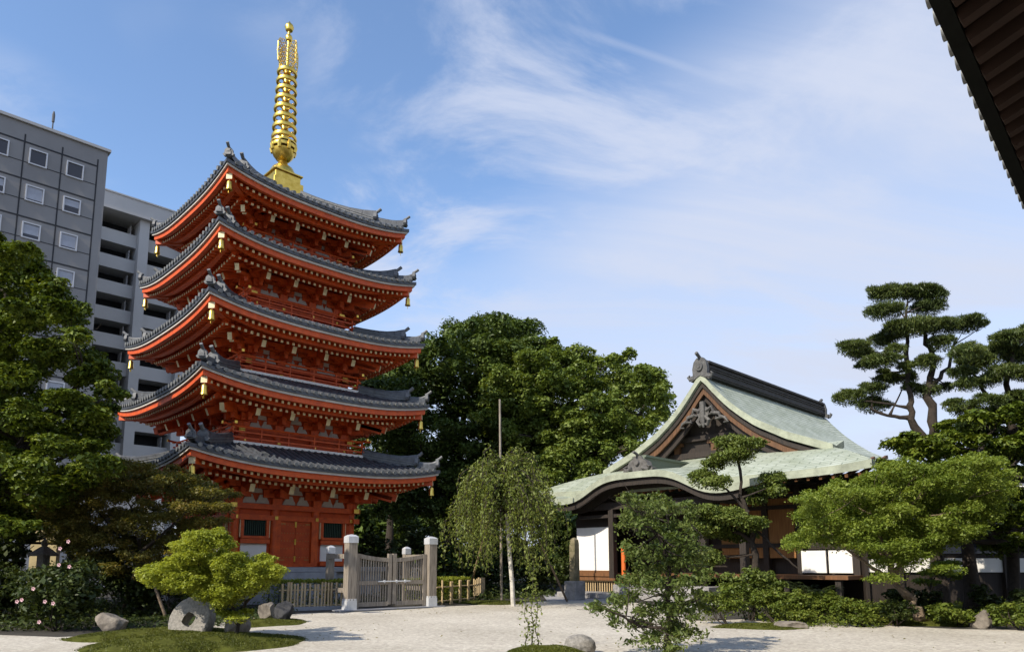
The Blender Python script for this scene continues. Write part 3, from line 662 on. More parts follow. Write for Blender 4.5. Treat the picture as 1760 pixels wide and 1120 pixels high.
for f in range(10):
    for c in range(5):
        z = zt-f*fl; s = s1-c*dw
        if z < 3: continue
        if proto is None:
            fb = MB(); ww, wh = 1.22, 1.30
            for dx in (-ww/2, ww/2): fb.box((dx, -.05, 0), (.10, .14, wh+.10))
            for dz in (-wh/2, wh/2): fb.box((0, -.05, dz), (ww-.10, .14, .10))
            proto = fb.build('window', M['alu'], bA, loc=(s, 0, z))
            gb = MB(); gb.box((0, -.01, 0), (ww-.12, .03, wh-.12)); gb.build('pane', M['glass'], proto)
            cb = MB(); cb.box((0, -.028, .06), (ww-.14, .012, wh-.24)); cb.build('blind', M['blind'], proto)
            first = proto
        else:
            o = first.copy(); COL.objects.link(o); o.location = (s, 0, z); o.parent = bA
            for kx, ch in enumerate(list(first.children)):
                if ch.name.startswith('blind') and f == 0: continue
                cc = ch.copy(); COL.objects.link(cc); cc.parent = o
                if ch.name.startswith('blind'):
                    fr = random.choice((1, .55, .8)); cc.scale = (1, 1, fr); cc.location = (0, 0, (1-fr)*.42)
for ch in list(proto.children):
    if ch.name.startswith('blind'): bpy.data.objects.remove(ch)
sA, zA = FA.inv(94, 222); b = MB(); b.tube([(sA, 1.0, hA+.2), (sA, 1.0, hA+2.4)], [.06, .05], 6); b.tube([(sA, 1, hA+1.5), (sA, 1, hA+2.2), (sA, 1, hA+2.5)], [.11, .12, .05], 8); b.build('antenna', M['iron'], bA)
FB = Facade(255, 372, 78); hB = FB.inv(255, 366)[1]
bB = thing('apartment_building', 'pale grey apartment block with stacked open balconies behind the pagoda', 'building', FB.o, rz)
sL = FB.inv(172, 420)[0]; sP0 = FB.inv(234, 420)[0]; sP1 = FB.inv(251, 420)[0]; sR = sP1+(sP0-sL)*1.05
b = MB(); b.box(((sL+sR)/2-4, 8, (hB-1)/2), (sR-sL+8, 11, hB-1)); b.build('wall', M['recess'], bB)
b = MB(); b.box(((sL+sR)/2-4, 6, hB-.55), (sR-sL+8.2, 15, 1.9)); b.box(((sL+sR)/2-4, 6, hB+.45), (sR-sL+8.4, 15.2, .16)); b.build('parapet', M['conc2'], bB)
for s0, s1_ in ((sP0, sP1), (sR, sR+(sP1-sP0)), (sL-3.2, sL-1.6)):
    b = MB(); b.box(((s0+s1_)/2, .75, (hB-1.5)/2), (s1_-s0, 3.4, hB-1.5)); b.build('pillar', M['conc2'], bB)
flB = (FB.inv(205, 408)[1]-FB.inv(191, 585)[1])/4; zB = FB.inv(205, 408)[1]
pb0 = None
for s0, s1_ in ((sL-1.6, sP0), (sP1, sR)):
    for f in range(9):
        z = zB-f*flB
        if z < 2: continue
        b = MB(); b.box(((s0+s1_)/2, .10, z), (s1_-s0-.02, .18, flB*.50)); b.box(((s0+s1_)/2, 1.4, z-flB*.20), (s1_-s0-.02, 2.4, .22)); bo = b.build('balcony', M['conc2'], bB)
        b = MB(); b.box((s1_-.55, 1.0, z+flB*.42), (.06, 1.2, flB*.5)); b.build('divider', M['conc2'], bo)
sC = FB.inv(200, 720)[0]
FC = Facade(284, 840, 46); hC = FC.inv(284, 828)[1]
bC = thing('annex_building', 'low pale annex with a white end wall glimpsed behind the bronze maple', 'building', FC.o, rz)
b = MB(); b.box((-5, 4, hC/2), (10, 7.9, hC)); b.build('wall', M['conc2'], bC)
b = MB(); b.box((-.5, -.1, hC/2), (1.0, .3, hC)); b.build('pilaster', M['white'], bC)
for i in range(3):
    b = MB(); b.box((-2.6-2.4*i, -.03, hC*.62), (1.3, .1, 1.3)); b.build('window', M['glass'], bC)
# ------------------------------------------------------------------ temple hall with a gabled copper roof
HX, HY, PSI = 8.44, 31.0, R(-45.8)
hall = thing('temple_hall', 'wooden temple hall with a pale green copper gable roof and a curved porch', 'temple hall', (HX, HY, 0), PSI)
PR = [(0, 9.72), (.22, 9.50), (.6, 9.02), (1.19, 8.37), (1.8, 7.83), (2.47, 7.32), (3.25, 6.90), (3.68, 6.66), (4.63, 6.27), (5.56, 5.90), (6.3, 5.58), (7.0, 5.22), (7.75, 4.80)]
LR, EF, WE, WG = 12.8, 2.55, 7.75, 5.56
def prz(u):
    u = abs(u)
    for (a, za), (b_, zb_) in zip(PR, PR[1:]):
        if u <= b_: return za+(zb_-za)*(u-a)/(b_-a)
    return PR[-1][1]
def arc(us, fz):
    t = [0]
    for a, b_ in zip(us, us[1:]): t.append(t[-1]+math.hypot(b_-a, fz(b_)-fz(a)))
    return t
rb = MB()
US = [u for u in np.linspace(0, WG, 22)]
for sg in (1, -1):          # the two long slopes above the gable line
    T = arc(US, prz); vs = list(np.linspace(-.12, LR, 14))
    def lift(v, u): return .10*max(0, 1-(v+.12)/.9)**2+.10*max(0, 1-(LR-v)/.9)**2
    g = [[Vector((sg*u, v, prz(u)+lift(v, u))) for v in vs] for u in US]; uv = [[(v, t) for v in vs] for t in T]
    rb.sheet(g, lambda i, j: .31 if j in (0, 1, 12, 13) else .26, 0, 1, 1, uv)
    # lower side slope running out to the eave, cut on the hips
    UL = list(np.linspace(WG, WE, 9)); T2 = arc(UL, prz); g = []; uv = []
    for u, t in zip(UL, T2):
        k = (u-WG)/(WE-WG); v0 = -EF*k; v1 = LR+EF*k; row = []; ru = []
        for j in range(17):
            w = j/16; v = v0+(v1-v0)*w; c = abs(2*w-1)**6; row.append(Vector((sg*u, v, prz(u)-.02+.16*c*k))); ru.append((v, t+T[-1]))
        g.append(row); uv.append(ru)
    rb.sheet(g, .28, 0, 1, 1, uv)
for s2, vb in ((-1, 0), (1, LR)):      # skirts below the gables
    g = []; uv = []
    for i in range(9):
        k = i/8; hw = WG+(WE-WG)*k; v = vb+s2*EF*k; zz = prz(WG+(WE-WG)*k)-.02; row = []; ru = []
        for j in range(25):
            u = -hw+2*hw*j/24; c = abs(u/hw)**6; row.append(Vector((u, v, zz+.16*c*k))); ru.append((u, 20+k*3.1))
        g.append(row); uv.append(ru)
    # the skirt also runs in under the gable to meet its wall
    g.insert(0, [Vector((p.x, vb-s2*1.0, p.z+.38)) for p in g[0]]); uv.insert(0, [(a, b_-1) for a, b_ in uv[0]])
    rb.sheet(g, .28, 0, 1, 1, uv)
M['thatch'] = mat('verge_edge', (.30, .325, .245), .8, .25, 2.5, .4, 14)
roof = rb.build('copper_roof', [M['copper'], M['thatch']], hall, True)
b = MB(); b.box((0, LR/2-.05, 9.90), (.58, LR-.5, .42)); b.box((0, LR/2-.05, 10.20), (.42, LR-.5, .24)); b.box((0, LR/2-.05, 10.36), (.62, LR-.4, .10)); b.tube([(0, .2, 10.44), (0, LR-.3, 10.44)], .11, 10)
for z in (9.78, 10.02, 10.12): b.box((0, LR/2-.05, z), (.68, LR-.45, .04))
b.build('ridge', M['ridge'], roof)
def hall_ornament(v, sgn):
    b = MB(); P_ = [(-.72, 9.42), (-.80, 9.75), (-.55, 9.80), (-.58, 10.2), (-.46, 10.62), (-.22, 10.86), (.22, 10.86), (.46, 10.62), (.58, 10.2), (.55, 9.80), (.80, 9.75), (.72, 9.42), (0, 9.75)]
    b.prism(P_, lambda a, z: Vector((a, v+sgn*.20, z)), lambda a, z: Vector((a, v-sgn*.06, z)))
    b.tube([(0, v+sgn*.30, 10.28), (0, v+sgn*.15, 10.28)], [.26, .30], 14); b.tube([(0, v+sgn*.34, 10.28), (0, v+sgn*.2, 10.28)], [.12, .16], 10)
    b.tube([(0, v-sgn*.05, 10.78), (0, v+sgn*.18, 10.90), (0, v+sgn*.50, 11.10)], [.10, .11, .12], 9)
    for s in (-1, 1): b.tube([(s*.50, v+sgn*.15, 9.62), (s*.82, v+sgn*.15, 9.58), (s*.95, v+sgn*.15, 9.75), (s*.82, v+sgn*.15, 9.86)], [.10, .12, .10, .05], 7)
    b.v = [(x*.64, v+(y-v)*.8, 9.5+(z-9.42)*.72) for x, y, z in b.v]
    b.build('ridge_ornament', M['carvedark'], roof, True)
hall_ornament(0, -1); hall_ornament(LR-.3, 1)
def strip(name, m, v0, v1, o0, o1, umax, parent, u0=0.0):   # boards that follow the roof curve on both sides of a gable
    b = MB(); us = list(np.linspace(u0, umax, 18))
    for sg in (1, -1):
        vs = []
        for u in us:
            z = prz(u)
            for v, o in ((v0, o0), (v1, o0), (v1, o1), (v0, o1)): vs.append((sg*u, v, z-o))
        b.add(vs, [(4*i+a, 4*i+(a+1) % 4, 4*i+4+(a+1) % 4, 4*i+4+a) for i in range(17) for a in range(4)]+[(0, 1, 2, 3), (68, 69, 70, 71)])
    return b.build(name, m, parent)
M['barge'] = wood_mat('barge_wood', (.065, .030, .013), (.15, .070, .027))
strip('bargeboard', M['barge'], .10, .20, .50, .80, 5.1, hall); strip('bargeboard', M['darkwood'], .02, .30, .29, .50, 5.5, hall); strip('bargeboard', M['darkwood'], .30, .42, .72, 1.15, 4.7, hall)
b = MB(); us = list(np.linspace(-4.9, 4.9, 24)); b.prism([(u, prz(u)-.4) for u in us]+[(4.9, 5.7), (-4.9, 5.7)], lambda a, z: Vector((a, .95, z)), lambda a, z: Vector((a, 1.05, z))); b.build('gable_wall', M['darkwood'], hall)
for z, hw, hh in ((6.35, 3.9, .26), (7.1, 2.4, .22)):
    b = MB(); b.box((0, .86, z), (2*hw, .22, hh)); b.build('gable_beam', M['darkwood'], hall)
for u in (-1.9, 0, 1.9):
    b = MB(); b.box((u, .86, 6.72), (.26, .18, .48)); b.box((u, .84, 6.9), (.6, .2, .14)); b.build('gable_strut', M['barge'], hall)
b = MB()           # carved pendant: a lobed centre with scrolls on both sides
b.lathe([(.0, -.1), (.34, -.08), (.36, .02), (.0, .04)], 16); n0 = len(b.v)
b.v = [(x, .0-z, 8.02+y) for x, y, z in b.v]
for s in (-1, 1):
    b.tube([(s*.2, 0, 8.1), (s*.55, 0, 8.25), (s*.62, 0, 7.95), (s*.36, 0, 7.86)], [.11, .12, .10, .05], 7)
    b.tube([(s*.5, 0, 7.95), (s*.95, 0, 7.85), (s*1.02, 0, 7.60), (s*.74, 0, 7.58), (s*.78, 0, 7.72)], [.09, .10, .09, .07, .04], 7)
    b.tube([(s*.95, 0, 7.72), (s*1.3, 0, 7.55), (s*1.42, 0, 7.34), (s*1.2, 0, 7.32)], [.07, .08, .07, .04], 7)
    b.tube([(s*.1, 0, 7.8), (s*.34, 0, 7.55), (s*.22, 0, 7.32), (s*.04, 0, 7.40)], [.10, .11, .09, .05], 7)
b.tube([(0, 0, 8.6), (0, 0, 8.1), (0, 0, 7.5), (0, 0, 7.2)], [.16, .18, .16, .04], 8)
b.v = [(x*.82, y, 8.35+(z-8.35)*.82) for x, y, z in b.v]; b.build('gable_pendant', M['carved'], hall, True)
# walls, posts, floor
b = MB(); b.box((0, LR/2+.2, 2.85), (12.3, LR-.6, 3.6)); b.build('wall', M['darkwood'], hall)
b = MB(); b.box((0, LR/2-.4, .98), (12.6, LR+2.0, .14)); b.build('veranda_floor', M['brownwood'], hall)
for u in (-5.9, -3.5, -.2, 2.6, 4.0, 5.9):
    b = MB(); b.box((u, -1.2, .5), (.2, .2, .9)); b.build('floor_post', M['darkwood'], hall)
    b = MB(); b.box((u if abs(u) < 5.2 else math.copysign(6.1, u), .12, 2.75), (.24, .24, 3.4)); b.build('post', M['darkwood'], hall)
b = MB(); b.box((2.2, .14, 3.0), (3.2, .10, 2.6)); b.build('wall_panel', M['orangewood'], hall)
for z in (4.15, 3.72, 2.2): 
    b = MB(); b.box((0, .10, z), (10.4, .18, .16)); b.build('lintel', M['darkwood'], hall)
b = MB(); b.box((4.55, -.02, 1.55), (.94, .10, .84)); b.build('wall_panel', M['white'], hall)
b = MB(); b.box((5.55, -.02, 1.55), (.86, .10, .84)); b.build('wall_panel', M['white'], hall)
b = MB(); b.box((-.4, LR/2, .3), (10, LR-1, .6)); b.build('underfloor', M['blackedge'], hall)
# eave rafters under the skirt
b = MB()
for i in range(34): u = -7.3+14.6*i/33; b.bar((u, -2.5+.05, 4.46), (u, .3, 5.35), .10, .12)
b.build('rafter', M['brownwood'], hall)
# curved porch (karahafu)
UC, VF = -1.2, -3.6
def pz(x): 
    t = abs(x); tip = .16*max(0, (t-3.6)/1.4)**2
    return 4.02+.90*math.exp(-(t/2.66)**4)+tip
us = list(np.linspace(-4.8, 5.1, 44)); vs = [VF, VF+.1, VF+.6, -2.6, -1.8, -1.0, -.2, .3]
T = arc(us, pz)
g = [[Vector((UC+u, v, pz(u)+.34+.13*(v-VF)+(.0 if v > VF+.2 else -.02))) for v in vs] for u in us]
b = MB(); b.sheet(g, lambda i, j: .27 if j < 3 else .2, 0, 1, 1, [[(v*1.0, t) for v in vs] for t in T])
porch = b.build('porch_roof', [M['copper'], M['thatch']], hall, True)
def pstrip(name, m, v0, v1, o0, o1, a, e):
    b = MB(); uu = list(np.linspace(a, e, 36)); q = []
    for u in uu:
        for v, o in ((v0, o0), (v1, o0), (v1, o1), (v0, o1)): q.append((UC+u, v, pz(u)-o))
    b.add(q, [(4*i+k, 4*i+(k+1) % 4, 4*i+4+(k+1) % 4, 4*i+4+k) for i in range(35) for k in range(4)]+[(0, 1, 2, 3), (140, 141, 142, 143)]); return b.build(name, m, porch)
pstrip('porch_bargeboard', M['darkwood'], VF+.14, VF+.26, -.09, .22, -4.4, 4.6)
pstrip('porch_beam', M['darkwood'], VF+.9, VF+1.05, -.1, .30, -4.2, 4.4)
b = MB(); b.box((UC, -1.45, 5.66), (.56, 3.5, .40)); b.box((UC, -1.45, 5.90), (.72, 3.5, .09)); b.build('porch_ridge', M['copper'], porch)
b = MB(); P_ = [(-.95, 5.22), (-1.0, 5.42), (-.70, 5.52), (-.60, 5.78), (-.30, 5.98), (-.22, 6.12), (.22, 6.12), (.30, 5.98), (.60, 5.78), (.70, 5.52), (1.0, 5.42), (.95, 5.22)]
b.prism(P_, lambda a, z: Vector((UC+a, VF+.28, z)), lambda a, z: Vector((UC+a, VF+.62, z)))
for s in (-1, 1): b.tube([(UC+s*.35, VF+.25, 5.45), (UC+s*.7, VF+.25, 5.36), (UC+s*.86, VF+.25, 5.5), (UC+s*.66, VF+.25, 5.58)], [.10, .11, .09, .05], 7)
b.tube([(UC, VF+.34, 6.08), (UC, VF+.24, 6.22), (UC, VF+.02, 6.30)], .075, 8); b.tube([(UC, VF+.18, 5.75), (UC, VF+.3, 5.75)], [.14, .18], 12)
b.v = [(UC+(x-UC)*.75, y, 5.22+(z-5.22)*.78) for x, y, z in b.v]; b.build('porch_ornament', M['carved'], porch, True)
for u in (-3.2, 1.3, 3.0):
    b = MB(); b.box((u, -2.5 if u > -5 else -2.1, 2.5), (.26, .26, 3.3)); b.build('porch_post', M['darkwood'], hall)
b = MB(); b.box((UC+.1, -2.5, 3.98), (8.2, .24, .30)); b.box((UC+.1, -2.5, 3.55), (8.0, .16, .14)); b.build('porch_beam', M['darkwood'], hall)
b = MB(); b.box((-4.62, -2.0, 2.14), (2.05, .10, 1.94)); b.build('wall_panel', M['white'], hall)
b = MB(); b.box((-4.62, -2.02, 3.35), (2.1, .12, .46)); b.build('porch_wall', M['darkwood'], hall)
b = MB(); b.box((-5.62, -.8, 2.3), (.12, 2.3, 3.6)); b.build('porch_wall', M['darkwood'], hall)
b = MB(); b.box((-4.62, -1.98, 1.08), (2.3, .20, .18)); b.build('sill', M['brownwood'], hall)
b = MB(); b.box((-4.6, -1.0, .98), (2.6, 2.3, .14)); b.box((-4.6, -2.06, .80), (2.4, .14, .14)); b.build('porch_floor', M['brownwood'], hall)
b = MB()
for i in range(16): b.box((-5.6+i*.135, -1.95, .42), (.05, .05, .66))
for z in (.16, .70): b.box((-4.6, -1.99, z), (2.2, .05, .06))
b.build('underfloor_lattice', M['bamboo'], hall)
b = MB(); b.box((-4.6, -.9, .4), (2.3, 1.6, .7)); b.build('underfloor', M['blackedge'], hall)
b = MB(); b.box((-1.9, -2.9, .12), (7.2, 1.5, .24)); b.box((-.6, -2.4, .42), (4.6, 1.1, .34)); b.build('stone_step', M['stone'], hall, bevel=.02)
b = MB(); b.tube([(0, 0, 0), (0, 0, 1.55)], .10, 10); b.lathe([(.10, 1.55), (.13, 1.57), (.09, 1.66), (.02, 1.7)], 10)
w = Matrix.Rotation(PSI, 3, 'Z') @ Vector((-2.75, -2.35, 1.05))+Vector((HX, HY, 0)); w.z = .59
o = b.build('orange_post', M['redpaint'], None, True, w); tag(o, 'slim orange post standing in the dark porch beside the white panel', 'post')
# corridor wing to the right of the hall
wing = thing('corridor', 'low dark corridor with white panels between posts behind the big green maple', 'corridor', (12.95, 26.3, 0), R(-4))
b = MB(); b.box((4.4, 1.2, 1.5), (9, 2.0, 3.0)); b.build('wall', M['darkwood'], wing)
for i in range(7):
    b = MB(); b.box((.55+i*1.22, .15, 1.42), (1.06, .10, .50)); b.build('wall_panel', M['white'], wing)
    b = MB(); b.box((-.06+i*1.22, .10, 1.5), (.14, .2, 3.0)); b.build('post', M['darkwood'], wing)
    if i < 4:
        b = MB(); b.box((.55+i*1.22, .16, 2.15), (1.0, .06, .62)); b.build('window', M['glass'], wing)
b = MB(); g = [[Vector((-.8+9.8*i, -.9+2.1*j, 2.95+.7*(1-abs(j-1)))) for j in range(3)] for i in range(2)]; b.sheet([[p+Vector((.75, 0, 0)) for p in r_] for r_ in g], .15); b.build('roof', M['tile'], wing)
fh = thing('house', 'white rendered house showing through the pines at the picture edge', 'house', at(1700, 900, 44)*1.0, R(-20)); fh.location.z = 0
b = MB(); b.box((4, 3, 3.2), (9, 6, 6.4)); b.build('wall', M['white'], fh)
b = MB(); b.box((4, 3, 6.55), (9.6, 6.6, .3)); b.build('roof', M['tile'], fh)
for i in range(3):
    b = MB(); b.box((1.4+2.6*i, -.02, 4.4), (1.3, .1, 1.2)); b.build('window', M['glass'], fh)
b = MB(); b.box((2.2, -.6, 2.9), (5.0, 1.2, .25)); b.build('canopy', M['redpaint'], fh)
# ------------------------------------------------------------------ overhanging eave of the near hall
P0, P1 = at(1600, 0, 5.8), at(1757, 340, 9.35); P0.z = P1.z = 6.5; ed = (P1-P0).normalized(); en = Vector((ed.y, -ed.x, 0))
eav = thing('roof_eave', 'dark tiled eave with brown rafters jutting in at the top right', 'temple roof', P0, math.atan2(ed.y, ed.x))
LE = (-9, 13)   # local x along the eave, local -y inward
b = MB(); g = [[Vector((x, -y, .30+.42*y+.0)) for y in (0, 1, 2, 3.4)] for x in LE]; b.sheet(g, .10)
xs = np.arange(LE[0]+.15, LE[1], .30)
for x in xs:
    b.tube([(x, .09, .36), (x, -3.3, .36+.42*3.36)], .085, 8, 0)
    n = Vector((0, 1, 0)); b.lathe([(.0, -.02), (.088, -.02), (.088, .02), (.0, .02)], 10); 
    k = len(b.v)-40
    for i in range(k, len(b.v)): vx, vy, vz = b.v[i]; b.v[i] = (x+vx, .095+vz, .36+vy)
    for i in range(len(b.m)-32, len(b.m)): b.m[i] = 1
    # flat pan tile lip between the round tiles
    b.bar((x+.15-.09, .01, .245), (x+.15+.09, .01, .245), .05, .09)
b.build('tiles', [M['tile'], M['tile_end']], eav, True)
b = MB(); b.box(((LE[0]+LE[1])/2, -.06, .10), (LE[1]-LE[0], .14, .24)); b.build('fascia', M['blackedge'], eav)
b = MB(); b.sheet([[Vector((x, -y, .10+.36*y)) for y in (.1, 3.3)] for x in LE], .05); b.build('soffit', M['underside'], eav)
rp = None
for i, x in enumerate(np.arange(-3.0, 9, .34)):
    if rp is None:
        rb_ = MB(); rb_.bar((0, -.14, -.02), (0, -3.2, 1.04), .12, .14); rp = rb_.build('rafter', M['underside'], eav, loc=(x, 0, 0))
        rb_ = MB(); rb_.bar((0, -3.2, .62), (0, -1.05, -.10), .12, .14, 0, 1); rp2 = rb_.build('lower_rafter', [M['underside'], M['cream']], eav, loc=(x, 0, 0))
    else:
        for r_ in (rp, rp2): c = r_.copy(); COL.objects.link(c); c.parent = eav; c.location = (x, 0, 0)
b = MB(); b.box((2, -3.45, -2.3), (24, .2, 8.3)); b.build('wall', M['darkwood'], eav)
# ------------------------------------------------------------------ gate and bamboo fences
GL, GR = gp(600, 1049), gp(739, 1042.5); gd = (GR-GL); GW = gd.length; gz = math.atan2(gd.y, gd.x)
gate = thing('garden_gate', 'weathered wooden double gate between tall square posts with metal caps', 'gate', GL, gz)
def gate_post(x, y, h, w):
    b = MB(); b.box((0, 0, h/2), (w, w, h)); p = b.build('post', M['greywood'], gate, loc=(x, y, 0), bevel=.012)
    b = MB(); b.lathe([(w*.76, h-.20), (w*.76, h), (w*.45, h+.05), (.02, h+.075)], 4, rot=math.pi/4); b.build('cap', M['tin'], p)
    if w > .26:
        b = MB(); b.box((0, 0, .16), (w+.03, w+.03, .32))
        for sx, sy in ((0, -1), (0, 1), (1, 0), (-1, 0)):
            for k in (-1, 0, 1):
                c = Vector((sx*(w/2+.006)+(k*w*.33 if sx == 0 else 0), sy*(w/2+.006)+(k*w*.33 if sy == 0 else 0), .33))
                b.box(c, (.075 if sx == 0 else .02, .075 if sy == 0 else .02, .10))
        b.build('shoe', M['tin'], p)
    return p
gate_post(0, 0, 2.34, .32); gate_post(GW, 0, 2.34, .32); gate_post(.15, 1.75, 2.02, .22); gate_post(GW+.1, 1.75, 2.02, .22)
for x in (0.08, GW+.05):
    for z in (.62, 1.72):
        b = MB(); b.box((x, .90, z), (.09, 1.5, .15)); b.build('tie_rail', M['greywood'], gate)
hw = GW/2-.20
for s in (0, 1):
    x0 = .18 if s == 0 else GW/2+.02; x1 = x0+hw; g = MB()
    def top(x): t = (x-.18)/(GW-.36); return 1.60+.16*(2*t-1)**2
    for x in (x0+.07, x1-.07): g.box((x, .02, .98 if (x > GW/2-.3 and x < GW/2+.3) else .93), (.13, .10, 1.66 if (x > GW/2-.3 and x < GW/2+.3) else 1.74))
    for k in range(6):
        xa = x0+.13+(hw-.26)*k/6; xb = x0+.13+(hw-.26)*(k+1)/6; g.bar((xa, .02, top(xa)), (xb, .02, top(xb)), .08, .13)
    for z, hh in ((.18, .14), (.86, .13)): g.box(((x0+x1)/2, .02, z), (hw-.26, .08, hh))
    leafo = g.build('gate_leaf', M['greywood'], gate)
    g = MB()
    for k in range(11):
        xa = x0+.20+(hw-.40)*k/10; g.box((xa, .03, (top(xa)+.2)/2), (.042, .035, top(xa)-.2))
    g.build('slat', M['greywood'], leafo)
b = MB(); b.tube([(GW*.32, -.06, .90), (GW*.72, -.06, .90)], .022, 8)
for x in (.40, .55, .66): b.box((GW*x, -.045, .90), (.05, .05, .10))
b.build('latch', M['tin'], gate, True)
b = MB(); b.box((GW/2, 0, .02), (GW+.9, .55, .04)); o = struct(b.build('kerb', M['grey'], gate)); o.parent = None; o.location = GL; o.rotation_euler = (0, 0, gz)
def fence(name, label, pts, n, h):
    t = thing(name, label, 'fence', pts[0], 0, 'bamboo fences beside the gate'); o = Vector(pts[0]); rg = random.Random(len(label))
    seg = [(Vector(a)-o, Vector(c)-o) for a, c in zip(pts, pts[1:])]; tot = sum((c-a).length for a, c in seg); b = MB()
    for a, c in seg:
        for z in (.14, h*.74): b.tube([a+Vector((0, 0, z)), c+Vector((0, 0, z))], .024, 7)
    b.build('rail', M['bamboo'], t, True)
    for i in range(n):
        q = tot*(i+.5)/n
        for a, c in seg:
            if q <= (c-a).length: p = a.lerp(c, q/(c-a).length); d = (c-a).normalized(); break
            q -= (c-a).length
        nn = Vector((d.y, -d.x, 0)); b = MB(); hh = h*rg.uniform(.95, 1.04); wd = rg.uniform(.030, .040)
        for s in ((-.045, .045) if i % 4 else (0,)): b.tube([p+d*s*1.1+nn*.035, p+d*(s*1.1+rg.uniform(-.01, .01))+nn*.035+Vector((0, 0, hh))], wd, 7)
        b.build('picket', M['bamboo'], t, True)
    return t
FL = [gp(478, 1049), gp(594, 1045.5)]; fence('bamboo_fence', 'short bamboo picket fence running left from the gate to the black stone', FL, 10, .86)
FRp = [gp(750, 1040), gp(812, 1033), gp(832, 1022)]; fence('bamboo_fence', 'short bamboo picket fence running right from the gate and turning back', FRp, 12, .86)
b = MB()
for a, c in zip(FL, FL[1:]): b.bar(Vector(a)+Vector((-.1, -.10, .05)), Vector(c)+Vector((0, -.10, .05)), .16, .12)
struct(b.build('kerb', M['grey']))
# ------------------------------------------------------------------ trees and shrubs
rng = np.random.default_rng(11)
def stem(px, d): return [at(x, y, d+(e[0] if e else 0)) for x, y, *e in px]
def on_ground(px, py): return gp(px, py)
# big dark layered tree on the left
PL = [(-260, 430), (-120, 385), (-20, 395), (50, 412), (95, 468), (140, 515), (158, 560), (152, 590), (185, 615), (217, 650), (218, 690), (196, 725), (192, 770), (212, 800), (200, 830), (150, 850), (110, 900), (60, 930), (-260, 960)]
bl = fill(PL, 20, 2.6, 42, 120, rng, .62)+fill(PL, 19, 3, 26, 90, rng, .55)
bl += pads([(20, 440, 48, 24), (75, 490, 40, 20), (115, 540, 38, 20), (130, 575, 26, 14), (170, 640, 40, 20), (190, 680, 30, 16), (160, 715, 40, 18), (150, 770, 45, 20), (180, 800, 36, 14), (60, 560, 46, 20), (40, 640, 50, 20), (110, 690, 44, 18), (60, 730, 50, 22), (20, 800, 50, 22)], 18.4, rng, .8)
b0 = at(-30, 1040, 20.5); b0.z = 0
tree('broadleaf_tree', 'large dark green layered tree filling the left edge before the grey towers', 'tree', b0, [([b0, at(-20, 850, 20.5), at(-10, 650, 20.2), at(10, 500, 20)], .42, .07), ([at(-24, 880, 20.5), at(70, 720, 19.6), at(140, 650, 19.2)], .2, .05), ([at(-24, 800, 20.5), at(-140, 640, 20.6)], .2, .05)], bl, LM['big'], 260000, .11, seed=2, nb=30, crown_kw=dict(up=.55, subs=9, lump=.46, under=.25))
PZ = [(-120, 800), (60, 810), (150, 830), (150, 900), (210, 930), (215, 985), (105, 985), (100, 900), (55, 900), (50, 985), (-120, 985)]
bl = fill(PZ, 25.5, 1.2, 24, 60, rng, .7); b0 = Vector((at(120, 1000, 25.5).x, 25.5, 0))
tree('evergreen_tree', 'dark shaded evergreen in the depth of the left garden behind the stone lantern', 'tree', b0, [([b0, at(122, 900, 25.5), at(110, 830, 25.5)], .14, .05), ([at(122, 920, 25.5), at(20, 840, 25.5)], .08, .03)], bl, LM['dark'], 26000, .17, seed=23, nb=14)
# bronze maple, thin crown
PB = [(60, 830), (110, 800), (200, 786), (300, 798), (345, 822), (415, 846), (408, 872), (392, 905), (345, 945), (315, 985), (240, 1005), (150, 995), (90, 950), (60, 890)]
bl = fill(PB, 21, 1.8, 27, 150, rng, .55)
b0 = on_ground(240, 1056)
tree('bronze_maple', 'thin crowned maple with bronze green leaves propped by two stakes', 'tree', b0, [([b0, at(243, 1000, b0.y), at(238, 930, 20), at(225, 870, 20.4)], .09, .03), ([at(240, 950, 20), at(320, 880, 20.3), at(380, 850, 20.6)], .05, .015), ([at(238, 960, 20), at(160, 870, 20.8)], .05, .015)], bl, LM['brown'], 120000, .065, seed=3, nb=34, r0=.035, crown_kw=dict(up=.7, subs=7, lump=.5, spread=.7, under=.6))
def stake(label, p0, p1, r=.045, m='lightbark'):
    b = MB(); p0 = Vector(p0); p1 = Vector(p1); n = 6; b.tube([(p1-p0)*(i/n) for i in range(n+1)], [r*(1-.03*i) for i in range(n+1)], 9); b.tube([(p1-p0)*.93, (p1-p0)*.96], r*1.35, 8)
    return tag(b.build('support_stake', M[m], None, True, p0), label, 'stake', 'stakes propping garden trees')
stake('pale stake leaning right under the bronze maple beside the flat rock', on_ground(208, 1056), at(234, 975, 19.8)); stake('brown stake leaning left under the bronze maple beside the millstone', on_ground(286, 1062), at(258, 985, 19.8))
